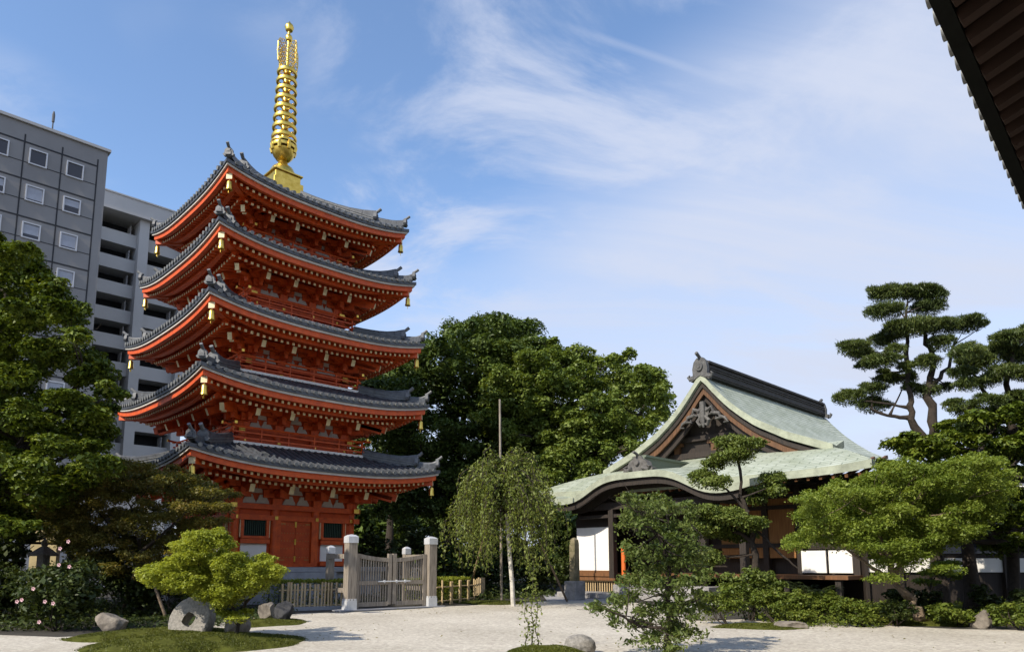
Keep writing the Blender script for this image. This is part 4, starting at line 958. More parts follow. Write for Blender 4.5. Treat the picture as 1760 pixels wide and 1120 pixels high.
# small bright maple on the mossy mound
PM = [(232, 986), (262, 968), (292, 956), (300, 925), (340, 912), (380, 908), (398, 922), (405, 945), (440, 958), (468, 950), (478, 968), (500, 982), (480, 1010), (455, 1022), (420, 1034), (385, 1050), (355, 1042), (325, 1026), (285, 1018), (248, 1004)]
b0 = Vector((gp(408, 1104).x, gp(408, 1104).y, .10)); dM = b0.y
bl = fill(PM, dM+.2, .95, 18, 130, rng, .72)+pads([(262, 984, 28, 9), (300, 1005, 25, 9), (470, 985, 26, 10), (455, 960, 18, 9), (345, 925, 30, 12), (375, 920, 22, 10), (392, 1056, 20, 8), (408, 1064, 24, 9), (424, 1052, 16, 8), (428, 985, 20, 9), (320, 960, 30, 12)], dM-.3, rng, .3)
tree('bright_maple', 'small yellow green maple spreading over the millstone on a mossy mound', 'tree', b0, [([b0, at(408, 1075, dM), at(416, 1050, dM+.1), at(425, 1030, dM+.2)], .045, .02), ([at(412, 1060, dM), at(390, 1035, dM), at(350, 1000, dM), at(320, 970, dM)], .03, .01), ([at(422, 1035, dM+.1), at(450, 1010, dM+.2), at(465, 990, dM)], .025, .01), ([at(400, 1045, dM), at(395, 1000, dM+.2), at(380, 945, dM+.2)], .028, .01)], bl, LM['bright'], 95000, .045, seed=4, nb=30, r0=.016, aspect=.5, crown_kw=dict(up=.7, subs=7, lump=.5, spread=.6, under=.5))
# tall trees behind the gate
PC1 = [(590, 720), (620, 660), (700, 610), (728, 580), (755, 556), (800, 548), (838, 532), (880, 540), (920, 552), (955, 575), (960, 640), (950, 760), (930, 850), (800, 900), (640, 900), (590, 820)]
bl = fill(PC1, 42, 3.5, 34, 170, rng, .8)+fill(PC1, 40, 3, 22, 70, rng, .8)
b0 = at(770, 1000, 43); b0.z = 0
tree('camphor_tree', 'tall dense dark green tree rising between the pagoda and the bare pole', 'tree', b0, [([b0, at(772, 880, 43), at(790, 740, 42.5), at(830, 600, 42)], .55, .08), ([at(772, 880, 43), at(700, 740, 42), at(690, 660, 42)], .3, .06), ([at(780, 820, 43), at(890, 700, 42)], .3, .06)], bl, LM['camphor'], 190000, .18, seed=5, nb=30, crown_kw=dict(up=.5, subs=10, under=.3))
PC2 = [(800, 720), (830, 640), (890, 600), (950, 580), (1000, 592), (1040, 612), (1078, 598), (1092, 622), (1130, 632), (1152, 660), (1162, 695), (1140, 730), (1108, 760), (1080, 800), (1040, 830), (960, 850), (900, 840), (860, 780)]
bl = fill(PC2, 39.5, 3, 28, 130, rng, .75)+fill(PC2, 37.5, 2, 18, 60, rng, .75)+pads([(985, 770, 42, 30), (1000, 730, 40, 26), (900, 680, 40, 24), (1080, 612, 18, 14), (1130, 650, 26, 20)], 37, rng)
b0 = at(1010, 1000, 40); b0.z = 0
tree('camphor_tree', 'lighter green spreading tree with sky gaps behind the hall gable', 'tree', b0, [([b0, at(1010, 880, 40), at(1000, 780, 39.5), at(980, 660, 39)], .5, .07), ([at(1008, 850, 40), at(1080, 740, 39), at(1120, 680, 39)], .28, .05), ([at(1005, 800, 40), at(920, 720, 39)], .25, .05)], bl, LM['camphor2'], 150000, .17, seed=6, nb=30, crown_kw=dict(up=.5, subs=9, under=.3))
PY = [(600, 650), (650, 625), (700, 615), (735, 625), (740, 690), (700, 720), (620, 720)]
bl = fill(PY, 50, 2, 24, 40, rng, .8); b0 = at(670, 1000, 50); b0.z = 0
tree('camphor_tree', 'sunlit yellow green tree top showing under the right pagoda eaves', 'tree', b0, [([b0, at(670, 800, 50), at(675, 650, 50)], .4, .06)], bl, LM['yellow'], 14000, .28, seed=7, nb=10)
# weeping cherry with drooping twigs
def weeping():
    b0 = on_ground(882, 1041); dW = b0.y; rg = np.random.default_rng(21)
    root = thing('weeping_cherry', 'weeping cherry with drooping leafy branches around a tall bare pole', 'tree', b0); off = np.array(b0)
    tb = MB(); tr = [Vector(p)-Vector(b0) for p in (b0, at(880, 1000, dW), at(874, 930, dW), at(868, 850, dW), at(866, 800, dW))]
    tb.tube(tr, [.085, .08, .07, .055, .03], 9); tb.build('trunk', M['whitepole'], root, True)
    P = []; Tn = []; lb = MB(); hub = np.array(at(866, 815, dW))-off
    limbs = [(a_+rg.normal()*.2, rg.uniform(-1.6, .25)) for a_ in np.linspace(0, 6.28, 23)[:-1]]
    for i in range(220):
        a_, hz = limbs[i % 22]; a = a_+rg.normal()*.16
        if i > 185: a, hz = rg.uniform(3.6, 5.8), rg.uniform(-1.3, .2)
        hz = hz+rg.normal()*.12; rr = rg.uniform(.06, 1.0)**.6*(2.35-.55*(hz+1.6)); h0 = hub+np.array([0, 0, hz])
        lift = rg.uniform(.15, .9); drop = rg.uniform(.9, 3.2)*(0.6+.4*rr/2.3); pts = []
        for k in range(17):
            t = k/16; r = rr*(1-(1-min(t*1.7, 1))**1.6)*(1+.06*t); z = lift*math.sin(min(t*1.7, 1)*math.pi*.62)-drop*max(0, t-.28)**1.25*1.5
            pts.append(h0+np.array([r*math.cos(a), r*math.sin(a)*.9, z])+rg.normal(size=3)*np.array([.045, .045, .02]))
        pts = [p for p in pts if p[2] > .25+rg.random()*.5]
        if len(pts) < 5: continue
        lb.tube(pts, [.022*(1-.85*k/len(pts)) for k in range(len(pts))], 4)
        for k in range(2, len(pts)-1):
            for _ in range(7):
                q = pts[k]+(pts[k+1]-pts[k])*rg.random()+rg.normal(size=3)*.085; P.append(q); Tn.append((pts[k+1]-pts[k])*3+rg.normal(size=3)*.25+np.array([0, 0, -.25]))
    lb.build('branch', M['bark'], root)
    P = np.array(P); Tn = np.array(Tn); n = len(P); Nn = unit(rg.normal(size=(n, 3))+np.array([0, -.2, .5]))
    leaf_object('foliage', LM['weep'], P, Nn, unit(Tn), rg.uniform(.07, .16, n), .45, root)
    return b0
bw = weeping(); dW = bw.y
def pole(label, p0, p1, r, m='lightbark', name='support_pole', grp='poles holding up the weeping cherry'):
    b = MB(); d = Vector(p1)-Vector(p0); b.tube([d*(i/5) for i in range(6)], [r*(1-.05*i) for i in range(6)], 9); tag(b.build(name, M[m], None, True, p0), label, 'pole', grp)
p0 = gp(862, 1034); pole('tall thin grey mast rising out of the weeping cherry', p0, at(859, 686, p0.y), .055, 'greywood')
p0 = gp(804, 1022); pole('bamboo pole leaning right into the left side of the weeping cherry', p0, at(850, 858, bw.y+.2), .05, 'bamboo')
p0 = gp(975, 1033); pole('dark pole leaning left under the right side of the weeping cherry', p0, at(925, 925, bw.y+.3), .045, 'lightbark')
# cloud-pruned black pine
PN = [(1520, 505, 30, 14), (1550, 503, 26, 12), (1582, 505, 34, 13), (1612, 508, 20, 12), (1521, 534, 38, 16), (1597, 528, 33, 15), (1570, 561, 48, 17), (1540, 572, 30, 13), (1658, 557, 40, 14), (1620, 560, 36, 14), (1690, 556, 12, 7), (1518, 586, 28, 13), (1467, 598, 30, 15), (1485, 610, 26, 12), (1515, 620, 36, 13), (1490, 628, 18, 8), (1618, 590, 26, 14), (1594, 623, 25, 15), (1518, 640, 13, 7), (1527, 652, 28, 10), (1561, 650, 18, 12), (1500, 670, 26, 13), (1458, 684, 29, 14), (1500, 696, 31, 15), (1567, 665, 18, 8), (1594, 672, 26, 12), (1625, 666, 14, 8), (1560, 630, 18, 10), (1540, 600, 20, 10)]
bl = pads([(x, y, rx*1.02, ry*1.12) for x, y, rx, ry in PN], 24, rng, .7); b0 = at(1612, 1000, 24); b0.z = 0
tree('black_pine', 'tall cloud pruned pine with separate needle pads against the sky', 'pine tree', b0, [([b0, at(1610, 860, 24), at(1605, 760, 24), at(1596, 690, 24), at(1601, 645, 24), at(1597, 600, 24), at(1585, 555, 24)], .23, .06), ([at(1600, 770, 24), at(1567, 720, 24), at(1562, 680, 24), at(1559, 620, 24), at(1557, 575, 24), at(1560, 520, 24)], .14, .04), ([at(1566, 718, 24), at(1530, 716, 24), at(1500, 704, 24)], .09, .04), ([at(1600, 665, 24), at(1630, 630, 24), at(1645, 580, 24)], .09, .03), ([at(1530, 712, 24), at(1550, 670, 24)], .04, .02), ([at(1562, 640, 24), at(1520, 605, 24)], .05, .02), ([at(1560, 700, 24), at(1500, 690, 24), at(1465, 690, 24)], .05, .02)], bl, LM['pine'], 150000, .11, seed=8, nb=28, r0=.05, aspect=.16, crown_kw=dict(mode='out', subs=16, lump=.38, under=.15, spread=.5))
PN2 = [(1735, 582, 36, 13), (1770, 575, 40, 15), (1720, 600, 30, 12), (1750, 612, 36, 13), (1725, 640, 34, 13), (1765, 640, 36, 14), (1664, 606, 32, 16), (1680, 622, 36, 18), (1655, 640, 26, 12), (1668, 660, 32, 12), (1700, 655, 26, 12), (1640, 695, 24, 10), (1660, 705, 30, 12), (1700, 690, 32, 12), (1745, 685, 36, 14), (1680, 730, 36, 12), (1780, 720, 46, 18)]
bl = pads([(x, y, rx*1.02, ry*1.12) for x, y, rx, ry in PN2], 21.5, rng, .7)+pads(PN2[:9], 22.5, rng, .6); b0 = at(1740, 1000, 21.8); b0.z = 0
tree('black_pine', 'bushy pine with flat layered pads cut off by the right picture edge', 'pine tree', b0, [([b0, at(1735, 860, 21.8), at(1742, 740, 21.8), at(1730, 660, 21.6), at(1745, 590, 21.6)], .2, .05), ([at(1738, 730, 21.8), at(1690, 670, 21.6), at(1665, 630, 21.5)], .08, .03), ([at(1738, 745, 21.8), at(1670, 705, 21.5)], .06, .02), ([at(1735, 690, 21.8), at(1790, 650, 21.8)], .08, .03)], bl, LM['pine'], 105000, .11, seed=9, nb=16, r0=.05, aspect=.18, crown_kw=dict(mode='out', subs=14, lump=.38, under=.15, spread=.5))
# dark tree mass at the right
PD = [(1500, 800), (1515, 755), (1545, 735), (1580, 745), (1610, 735), (1650, 705), (1700, 700), (1760, 690), (1900, 690), (1900, 940), (1700, 960), (1640, 900), (1560, 860)]
bl = fill(PD, 21.5, 1.8, 26, 110, rng, .6); b0 = on_ground(1668, 1058); b0 = Vector((at(1668, 1000, 20.5).x, 20.5, 0))
tree('evergreen_tree', 'dark broad evergreen with a stout trunk behind the big green maple', 'tree', b0, [([b0, at(1664, 940, 20.5), at(1668, 860, 20.8), at(1690, 760, 21)], .24, .07), ([at(1665, 900, 20.6), at(1580, 800, 21)], .12, .04), ([at(1668, 880, 20.6), at(1760, 780, 21.5)], .12, .04)], bl, LM['big'], 95000, .12, seed=10, nb=22, crown_kw=dict(up=.6, subs=9, under=.3))
# spreading green maple on the right
PG = [(1338, 945), (1360, 905), (1372, 860), (1400, 836), (1450, 830), (1500, 802), (1560, 780), (1620, 792), (1680, 775), (1738, 790), (1748, 835), (1722, 880), (1730, 905), (1690, 925), (1640, 940), (1600, 965), (1560, 985), (1500, 985), (1470, 952), (1400, 942), (1362, 965)]
bl = fill(PG, 18.6, 1.6, 24, 190, rng, .75)+pads([(1390, 860, 32, 11), (1420, 900, 36, 12), (1365, 940, 30, 11), (1470, 850, 40, 13), (1540, 880, 40, 13), (1600, 830, 40, 13), (1680, 800, 44, 14), (1700, 860, 40, 13), (1660, 910, 44, 12), (1500, 940, 44, 13), (1520, 995, 36, 10), (1630, 980, 36, 10), (1600, 900, 40, 13)], 17.4, rng, .5)
b0 = on_ground(1585, 1072)
dG = b0.y
tree('green_maple', 'broad mid green maple with a leaning trunk on the right mossy bank', 'tree', b0, [([b0, at(1572, 1040, dG), at(1548, 1010, dG), at(1530, 970, dG), at(1515, 930, dG), at(1500, 880, dG+.3)], .15, .04), ([at(1540, 1000, dG), at(1500, 975, dG-.2), at(1450, 940, dG), at(1400, 910, dG)], .06, .02), ([at(1535, 985, dG), at(1580, 930, dG+.3), at(1640, 880, dG+.5), at(1690, 830, dG+.5)], .07, .02), ([at(1525, 960, dG), at(1470, 900, dG+.4)], .05, .02)], bl, LM['maple'], 170000, .06, bark='lightbark', seed=12, nb=40, r0=.03, aspect=.5, crown_kw=dict(up=.6, subs=9, lump=.5, spread=.65, under=.5, jitter=1.0))
b0 = gp(1597, 1056); bl = pads([(1610, 985, 34, 10), (1650, 990, 30, 9), (1590, 1000, 24, 8), (1630, 970, 30, 10)], b0.y, rng, .3)
tree('young_maple', 'slender young maple stem just behind the leaning maple trunk', 'tree', b0, [([b0, at(1600, 1020, b0.y), at(1607, 990, b0.y)], .05, .02)], bl, LM['maple'], 2600, .08, bark='lightbark', seed=13, nb=4, r0=.015)
# pruned tree in front of the hall
PH = [(1258, 762, 36, 14), (1285, 765, 30, 13), (1262, 785, 42, 12), (1225, 800, 24, 12), (1208, 822, 30, 14), (1232, 830, 28, 11), (1325, 828, 30, 13), (1310, 845, 26, 10), (1335, 845, 18, 9), (1300, 860, 20, 8), (1215, 880, 34, 12), (1250, 890, 40, 13), (1290, 900, 32, 12), (1225, 912, 40, 11), (1270, 920, 34, 10), (1200, 905, 30, 11), (1215, 960, 34, 11)]
b0 = gp(1300, 1040); b0 = Vector((at(1282, 1000, 23.5).x, 23.5, 0)); PH = [(x, y, rx, ry*1.35) for x, y, rx, ry in PH]
bl = pads(PH, 23.5, rng, .6)+pads(PH[10:], 24, rng, .5)
tree('pruned_holly', 'cloud pruned broadleaf tree with round clumps before the hall porch', 'tree', b0, [([b0, at(1300, 970, 23.5), at(1292, 900, 23.5), at(1272, 850, 23.5), at(1268, 770, 23.5)], .15, .035), ([at(1285, 880, 23.5), at(1250, 840, 23.5), at(1215, 825, 23.5)], .06, .02), ([at(1295, 930, 23.5), at(1250, 905, 23.5), at(1205, 905, 23.5)], .08, .025), ([at(1275, 855, 23.5), at(1320, 838, 23.5)], .04, .015), ([at(1290, 900, 23.5), at(1340, 950, 23.4), at(1370, 975, 23.4)], .05, .03)], bl, LM['holly'], 60000, .08, seed=14, nb=17, r0=.04, crown_kw=dict(up=.45, subs=14, lump=.42, under=.5, spread=.6, jitter=1.0))
# loose foreground tree, single leaves readable
PF = [(1062, 850), (1100, 838), (1150, 845), (1195, 850), (1205, 900), (1228, 950), (1235, 1010), (1228, 1060), (1200, 1080), (1172, 1112), (1130, 1112), (1085, 1095), (1012, 1064), (1000, 1040), (1050, 1020), (1072, 985), (1055, 930)]
b0 = gp(1150, 1128); dF = b0.y
bl = fill(PF, dF, .8, 20, 62, rng, .85)+pads([(1025, 1045, 22, 12), (1075, 858, 20, 14), (1085, 890, 22, 12), (1130, 855, 24, 12), (1180, 870, 22, 14), (1160, 1085, 36, 16), (1100, 1075, 30, 16), (1110, 1102, 38, 16), (1185, 1092, 32, 16), (1148, 1116, 36, 12), (1165, 1050, 34, 18), (1120, 1050, 34, 18), (1150, 965, 38, 28), (1118, 1000, 34, 24), (1185, 1005, 30, 24), (1150, 915, 40, 26), (1095, 955, 28, 22), (1200, 955, 26, 22)], dF-.2, rng, .4)
tree('plum_tree', 'loose leafy foreground tree with a twisted trunk at the bottom edge', 'tree', b0, [([b0, at(1150, 1070, dF), at(1146, 1010, dF), at(1150, 960, dF), at(1128, 920, dF), at(1105, 895, dF)], .075, .022), ([at(1148, 1080, dF), at(1100, 1075, dF-.2), at(1050, 1050, dF-.3), at(1020, 1040, dF-.3)], .03, .008), ([at(1147, 1000, dF), at(1190, 960, dF+.1), at(1205, 920, dF)], .03, .01), ([at(1140, 950, dF), at(1150, 900, dF), at(1140, 860, dF)], .03, .008), ([at(1149, 1050, dF), at(1200, 1030, dF-.2)], .025, .008)], bl, LM['fore'], 12500, .068, bark='bark', seed=15, nb=60, r0=.014, aspect=.44, crown_kw=dict(up=.3, subs=13, lump=.5, spread=.9, under=.8, jitter=1.3, core=.3))
def vine():
    b0 = gp(912, 1119); rg = np.random.default_rng(31); root = thing('slender_sapling', 'thin upright sapling with sparse leaves in front of the weeping cherry', 'plant', b0)
    tb = MB(); P = []
    for px, top in ((915, 955), (902, 1010), (922, 1000)):
        pts = [Vector(at(px-3+rg.normal()*3, 1118, b0.y))-b0]+[Vector(at(px+rg.normal()*2.5, 1118+(top-1118)*i/7, b0.y))-b0 for i in range(1, 8)]; pts[0].z = -.02
        tb.tube(pts, [.009*(1-.1*i) for i in range(8)], 5)
        for i in range(7):
            for _ in range(17): P.append(np.array(pts[i].lerp(pts[i+1], rg.random()))+rg.normal(size=3)*np.array([.05, .05, .03]))
    tb.build('trunk', M['bark'], root); P = np.array(P); n = len(P)
    leaf_object('foliage', LM['weep'], P, unit(rg.normal(size=(n, 3))+np.array([0, 0, .5])), unit(rg.normal(size=(n, 3))+np.array([0, 0, -.5])), rg.uniform(.045, .085, n), .5, root)
vine()
# shrubs
def shrub(name, label, px, py, w, h, d, lm, n, size, seed, cat='shrub', group=None, flat=.6, stems=4, kw=None, nblob=16):
    rg = np.random.default_rng(seed); base = Vector((at(px, 1000, d).x, d, 0)); root = thing(name, label, cat, base, 0, group); bl = []
    for i in range(nblob):
        a = rg.uniform(0, 6.28); r = rg.random()**.5*.75; z = rg.uniform(.25, .9)*h*(1-.45*r*r); s = rg.uniform(.24, .38)*min(w, h*1.3)
        bl.append((np.array([math.cos(a)*r*w/2, math.sin(a)*r*w/2*.8, z*.92]), (s*.62, s*.62, s*.5*flat*1.5)))
    tb = MB()
    for i in range(stems): branch(tb, (rg.normal()*.06, rg.normal()*.06, -.03), bl[i % nblob][0], .022, .006, rg, n=5, seg=5)
    tb.build('stem', M['bark'], root)
    P, Nn, T, s = blob_leaves(bl, n, size, rg, **(kw or dict(up=.45, subs=8, under=.3, spread=.5))); P[:, 2] = np.maximum(P[:, 2], .02)
    leaf_object('foliage', lm, P, Nn, T, s, .5, root); return root
sh = 'low shrubs of the right garden'
shrub('azalea', 'low azalea cushion behind the flat pale rock by the moss strip', 1335, 1050, 2.1, .95, 18.3, LM['shrub'], 8000, .065, 41, group=sh)
shrub('azalea', 'reddish tinged azalea between the cycad and the gravel bay', 1410, 1050, 1.9, .88, 18.6, LM['shrub'], 7000, .065, 42, group=sh)
shrub('azalea', 'rounded azalea left of the leaning maple trunk', 1475, 1060, 1.5, .75, 17.4, LM['shrub'], 3000, .07, 43, group=sh)
shrub('azalea', 'small azalea touching the foot of the leaning maple', 1532, 1062, 1.2, .7, 17.6, LM['dark'], 2200, .07, 44, group=sh)
shrub('azalea', 'azalea behind the foreground tree beside the grey boulder', 1248, 1050, 1.6, 1.05, 18.0, LM['shrub'], 3200, .075, 45, group=sh)
shrub('nandina', 'taller feathery shrub with thin pale stems left of the cycad', 1285, 1000, 1.5, 1.7, 19.2, LM['holly'], 4200, .085, 46, group=sh, flat=.8, stems=7)
shrub('nandina', 'upright shrub under the pruned tree beside the hall steps', 1330, 990, 1.2, 1.45, 20.0, LM['holly'], 3000, .085, 47, group=sh, flat=.8, stems=6)
shrub('low_shrub', 'leafy low shrub right of the leaning maple trunk', 1645, 1058, 2.0, .62, 17.6, LM['shrub'], 3600, .08, 48, group=sh)
shrub('low_shrub', 'low shrub at the right edge beyond the grey pointed rock', 1745, 1062, 1.6, .66, 16.7, LM['shrub'], 3000, .08, 49, group=sh)
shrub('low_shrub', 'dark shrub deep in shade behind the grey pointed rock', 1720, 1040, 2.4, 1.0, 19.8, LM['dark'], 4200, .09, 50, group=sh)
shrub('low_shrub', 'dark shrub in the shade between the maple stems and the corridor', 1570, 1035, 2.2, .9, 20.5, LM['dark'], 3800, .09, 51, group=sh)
def cycad():
    b0 = Vector((at(1395, 1000, 20.5).x, 20.5, 0)); rg = np.random.default_rng(61); root = thing('cycad', 'dark spiky cycad with arching fronds before the hall veranda', 'plant', b0)
    tb = MB(); tb.tube([(0, 0, 0), (0, 0, .45)], [.14, .12], 9); tb.build('trunk', M['bark'], root, True); P = []; T = []
    for i in range(26):
        a = rg.uniform(0, 6.28); L_ = rg.uniform(.7, 1.0); e = rg.uniform(.3, 1.2)
        for k in range(22):
            t = k/21; r = L_*t; z = .45+math.sin(e)*L_*t*1.1-.5*t*t*L_; x, y = math.cos(a)*r*math.cos(e*.6), math.sin(a)*r*math.cos(e*.6)
            for s in (-1, 1): 
                td = np.array([-math.sin(a)*s+math.cos(a)*.5, math.cos(a)*s+math.sin(a)*.5, .15]); P.append(np.array([x, y, z])+td*.06); T.append(td)
    P = np.array(P); n = len(P); leaf_object('frond', LM['dark'], P, unit(rg.normal(size=(n, 3))*.2+np.array([0, 0, 1.])), unit(np.array(T)), np.full(n, .15), .13, root)
cycad()
sb = 'dark shrubs at the back of the court'
i = 0
for px, w, h, d, lb in ((640, 3.2, 3.4, 33, 'dark bush behind the left gate leaf beside the pagoda base'), (725, 3.4, 3.8, 34, 'dark bush behind the right gate post'), (800, 3.2, 2.8, 34, 'dark bush behind the bamboo pole of the weeping cherry'), (880, 3.4, 3.0, 35, 'dark bush right behind the weeping cherry trunk'), (950, 3.0, 2.6, 36, 'dark bush beside the left end of the hall porch'), (590, 2.6, 2.6, 36, 'dark bush hugging the right corner of the pagoda')):
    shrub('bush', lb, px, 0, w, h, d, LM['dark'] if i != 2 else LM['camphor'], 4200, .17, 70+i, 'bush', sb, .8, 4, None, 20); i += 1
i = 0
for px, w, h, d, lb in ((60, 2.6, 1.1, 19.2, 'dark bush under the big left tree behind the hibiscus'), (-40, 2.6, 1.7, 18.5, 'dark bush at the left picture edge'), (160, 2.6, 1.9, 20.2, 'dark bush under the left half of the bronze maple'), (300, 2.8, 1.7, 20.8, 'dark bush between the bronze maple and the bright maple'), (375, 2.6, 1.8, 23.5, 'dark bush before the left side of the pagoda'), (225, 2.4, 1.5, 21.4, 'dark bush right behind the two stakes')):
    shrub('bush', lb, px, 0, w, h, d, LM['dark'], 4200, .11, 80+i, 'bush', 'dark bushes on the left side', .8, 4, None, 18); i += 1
hib = shrub('hibiscus', 'leafy hibiscus bush dotted with pale pink flowers at lower left', 105, 0, 2.3, 1.65, 16.3, LM['dark'], 6500, .10, 90, 'shrub', None, .8, 5, None, 20)
rg = np.random.default_rng(91)
for px, py in ((118, 930), (104, 942), (102, 970), (120, 973), (58, 1011), (38, 1030), (30, 1033), (78, 1033), (92, 1036), (68, 1068)):
    p = at(px, py, 15.35)-hib.location; b = MB()
    for k in range(5):
        a = 2*math.pi*k/5; d = Vector((math.cos(a), -.45, math.sin(a))).normalized(); s = Vector((-math.sin(a), 0, math.cos(a)))
        b.add([p, p+d*.024+s*.02, p+d*.045+s*.010, p+d*.045-s*.010, p+d*.024-s*.02], [(0, 1, 2, 3, 4)])
    b.tube([p, p+Vector((0, -.06, .01))], .008, 5); b.build('flower', M['petal'], hib)
for x0, x1, w_, lb in ((FL[0], FL[1], 1, 'clipped bright green hedge behind the left bamboo fence'), (FRp[0], FRp[1], 1, 'clipped bright green hedge behind the right bamboo fence')):
    rg = np.random.default_rng(int(x0.x*10) % 97+3); d = (x1-x0); nrm = Vector((-d.y, d.x, 0)).normalized(); base = x0+d*.5+nrm*.75; h = thing('hedge', lb, 'hedge', base, 0, 'clipped hedges by the gate'); L_ = d.length+.7
    n = 5200; P = np.zeros((n, 3)); P[:, 0] = rg.uniform(-L_/2, L_/2, n); P[:, 1] = rg.uniform(-.55, .55, n); P[:, 2] = np.where(rg.random(n) < .55, .90, rg.uniform(.05, .92, n))+rg.normal(size=n)*.03
    c, s = d.normalized().x, d.normalized().y; P = np.stack([P[:, 0]*c-P[:, 1]*s, P[:, 0]*s+P[:, 1]*c, P[:, 2]], 1)
    leaf_object('foliage', LM['yellow'], P, unit(rg.normal(size=(n, 3))*.5+np.array([0, -.2, .8])), rg.normal(size=(n, 3)), rg.uniform(.05, .10, n), .5, h)
    tb = MB()
    for i in range(9): t = -L_/2+L_*(i+.5)/9; tb.tube([(t*c, t*s, -.02), (t*c+.03, t*s, .85)], [.02, .01], 5)
    tb.build('stem', M['bark'], h)
def treeline():
    rg = np.random.default_rng(77); bl = []
    for i in range(520):
        px = rg.uniform(330, 1900); d = rg.uniform(55, 66); z = rg.uniform(.3, 7.0 if px < 1250 else 5.0); p = at(px, 900, d); r = rg.uniform(1.2, 2.2); bl.append((np.array([p.x, d, z]), (r, r, r*.8)))
    P, Nn, T, s_ = blob_leaves(bl, 120000, .45, rg, subs=9, under=.5); o = leaf_object('woods', LM['camphor'], P, Nn, T, s_, .6); o['kind'] = 'stuff'
treeline()
def cover(poly, n, size, m, seed, h=.12):
    rg = np.random.default_rng(seed); xs = [p[0] for p in poly]; ys = [p[1] for p in poly]; P = []
    while len(P) < n:
        x = rg.uniform(min(xs), max(xs)); y = rg.uniform(min(ys), max(ys))
        if inside(poly, x, y): P.append((x, y, .01+h*rg.random()**1.5*(1+.8*math.sin(x*2.1)*math.sin(y*1.7))))
    P = np.array(P); o = leaf_object('undergrowth', m, P, unit(rg.normal(size=(n, 3))*.6+np.array([0, 0, .9])), rg.normal(size=(n, 3)), size*np.clip(rg.lognormal(0, .35, n), .4, 2.2), .55); o['kind'] = 'stuff'
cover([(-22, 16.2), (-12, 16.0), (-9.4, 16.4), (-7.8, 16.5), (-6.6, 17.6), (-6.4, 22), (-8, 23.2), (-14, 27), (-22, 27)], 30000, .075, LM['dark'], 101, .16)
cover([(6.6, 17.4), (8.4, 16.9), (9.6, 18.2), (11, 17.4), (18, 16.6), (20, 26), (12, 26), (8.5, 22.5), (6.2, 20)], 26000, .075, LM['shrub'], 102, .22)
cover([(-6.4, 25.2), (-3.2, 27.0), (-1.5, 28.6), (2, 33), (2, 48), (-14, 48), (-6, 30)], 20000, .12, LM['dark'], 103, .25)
rgL = np.random.default_rng(55); n = 420
Pl = np.stack([rgL.uniform(-8, 12, n), rgL.uniform(12.5, 25, n), np.full(n, .012)], 1); k = rgL.random(n) < .6
cs = np.array([(2.6, 13.5), (-4.5, 15.5), (6.5, 17.5), (.5, 24.5), (-3.8, 22.8)])[rgL.integers(0, 5, n)]; Pl[k, :2] = cs[k]+rgL.normal(size=(k.sum(), 2))*np.array([1.3, .9])
o = leaf_object('litter', LM['brown'], Pl, unit(rgL.normal(size=(n, 3))*.25+np.array([0, 0, 1.])), rgL.normal(size=(n, 3)), rgL.uniform(.03, .075, n), .5); o['kind'] = 'stuff'
# ------------------------------------------------------------------ rocks and stone things
def rock(name, label, c, r, seed, m='rock', rz=0.0, group='garden rocks', sub=5, cut=.25):
    bm = bmesh.new(); bmesh.ops.create_icosphere(bm, subdivisions=sub, radius=1); rg = np.random.default_rng(seed); pl = unit(rg.normal(size=(9, 3))); dd = rg.uniform(1-cut*1.6, 1-cut*.2, 9)
    for v in bm.verts:
        for p, q in zip(pl, dd):
            k = v.co.dot(Vector(p))
            if k > q: v.co -= Vector(p)*(k-q)
        v.co *= 1+.10*mathutils.noise.fractal(v.co*1.7+Vector((seed*3.1, 0, 0)), .9, 2.1, 6)
        v.co = Vector((v.co.x*r[0], v.co.y*r[1], v.co.z*r[2]))
    me = bpy.data.meshes.new(name); bm.to_mesh(me); bm.free(); me.materials.append(M[m]); me.polygons.foreach_set('use_smooth', [True]*len(me.polygons)); me.set_sharp_from_angle(angle=R(28))
    o = bpy.data.objects.new(name, me); COL.objects.link(o); o.location = c; o.rotation_euler = (0, 0, rz); return tag(o, label, 'rock', group)
def gr(px, py, up): p = gp(px, py); return Vector((p.x, p.y+.15, up))
rock('rock', 'flat topped pinkish rock left of the millstone on the moss', gr(184, 1086, .16), (.44, .32, .30), 1, cut=.42)
rock('rock', 'pale rock at the foot of the bright maple', gr(403, 1092, .20), (.27, .22, .28), 2, cut=.36)
rock('rock', 'tilted brown rock half hidden behind the bright maple', gr(455, 1068, .18), (.26, .3, .36), 3, rz=.5, cut=.42)
rock('rock', 'low flat pale rock on the right moss strip', gr(1362, 1080, .05), (.42, .24, .14), 4)
rock('rock', 'grey pointed rock on the right bank by the picture edge', gr(1690, 1078, .12), (.32, .26, .34), 15, rz=.6, cut=.4)
rock('rock', 'small pale rock behind the leaning maple trunk', gr(1583, 1046, .22), (.2, .2, .28), 6)
rock('rock', 'grey boulder between the foreground tree and the azaleas', gr(1210, 1066, .18), (.5, .38, .34), 7, m='stone')
rock('rock', 'smooth round grey stone at the bottom edge', gr(998, 1124, .12), (.26, .24, .2), 8, m='granite', cut=.04)
rock('black_stone', 'upright black rounded stone at the left end of the bamboo fence', gr(484, 1070, .22), (.24, .22, .38), 9, m='darkrock', cut=.3, group='standing stones')
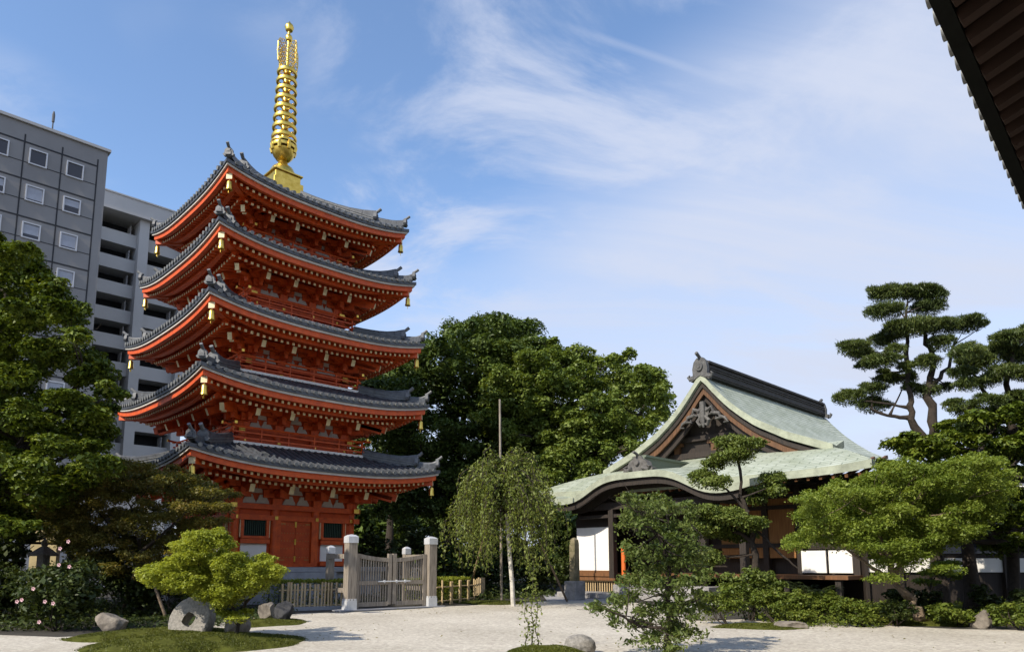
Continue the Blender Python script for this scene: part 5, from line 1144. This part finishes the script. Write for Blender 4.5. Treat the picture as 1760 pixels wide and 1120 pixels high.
# millstone with a squarish hole, leaning on the mound
b = MB(); n = 48; ro, th = .49, .12
def sq(a, r): k = max(abs(math.cos(a)), abs(math.sin(a))); return r*(.55+.45/k)
ring = [(-1, 0), (-1, 1), (1, 1), (1, 0)]; vs = []
rg = np.random.default_rng(4); nz = 1+.006*rg.normal(size=n)
for side, outer in ((-1, 0), (-1, .94), (-.75, 1), (.75, 1), (1, .94), (1, 0)):
    for k in range(n):
        a = 2*math.pi*k/n; r = sq(a+.4, .14) if outer == 0 else ro*outer*nz[k]
        vs.append(Vector((r*math.cos(a), side*th, r*math.sin(a))))
b.add(vs, [(i*n+k, i*n+(k+1) % n, ((i+1) % 6)*n+(k+1) % n, ((i+1) % 6)*n+k) for i in range(6) for k in range(n)])
o = b.build('millstone', M['granite'], None, True, at(330, 1066, 15.35)); o.rotation_euler = (R(-18), R(4), R(-14)); tag(o, 'round grey millstone with a central hole standing on the moss', 'millstone')
# mossy stone pillar by the porch
p = gp(988, 1030); t = thing('stone_pillar', 'mossy square stone pillar on a pale block at the porch corner', 'pillar', p, PSI)
M['mossy'] = mat('mossy_stone', (.10, .095, .045), .95, .3, 5, .6, 20, col2=(.25, .21, .13))
b = MB(); b.box((0, 0, .38), (.62, .62, .76)); b.build('base', M['stone'], t, bevel=.02)
b = MB(); b.lathe([(.21, .76), (.20, 2.30), (.17, 2.45), (.08, 2.53), (.01, 2.55)], 4, rot=math.pi/4); b.build('shaft', M['mossy'], t)
# stone lantern and ochre wall far left
p = Vector((at(71, 1000, 23).x, 23, 0)); t = thing('stone_lantern', 'pale stone lantern with a broad cap in the dark left garden', 'lantern', p)
for nm, pr, n in (('base', [(.34, 0), (.34, .16), (.22, .26)], 6), ('shaft', [(.13, .26), (.12, 1.1), (.14, 1.12)], 10), ('platform', [(.16, 1.12), (.32, 1.24), (.32, 1.34)], 6), ('light_box', [(.20, 1.34), (.20, 1.72)], 6), ('cap', [(.48, 1.72), (.46, 1.78), (.14, 2.0), (.10, 2.02)], 6), ('finial', [(.07, 2.02), (.11, 2.10), (.08, 2.2), (.01, 2.28)], 10)): lathe_obj(nm, M['granite'], pr, t, n, smooth=False)
p = Vector((at(52, 1000, 30).x, 30, 0)); b = MB(); b.box((.5, 0, 1.35), (1.1, .25, 2.7)); b.box((.5, 0, 2.78), (1.3, .5, .16)); tag(b.build('garden_wall', M['ochre'], None, loc=p), 'short ochre wall standing behind the stone lantern', 'wall')
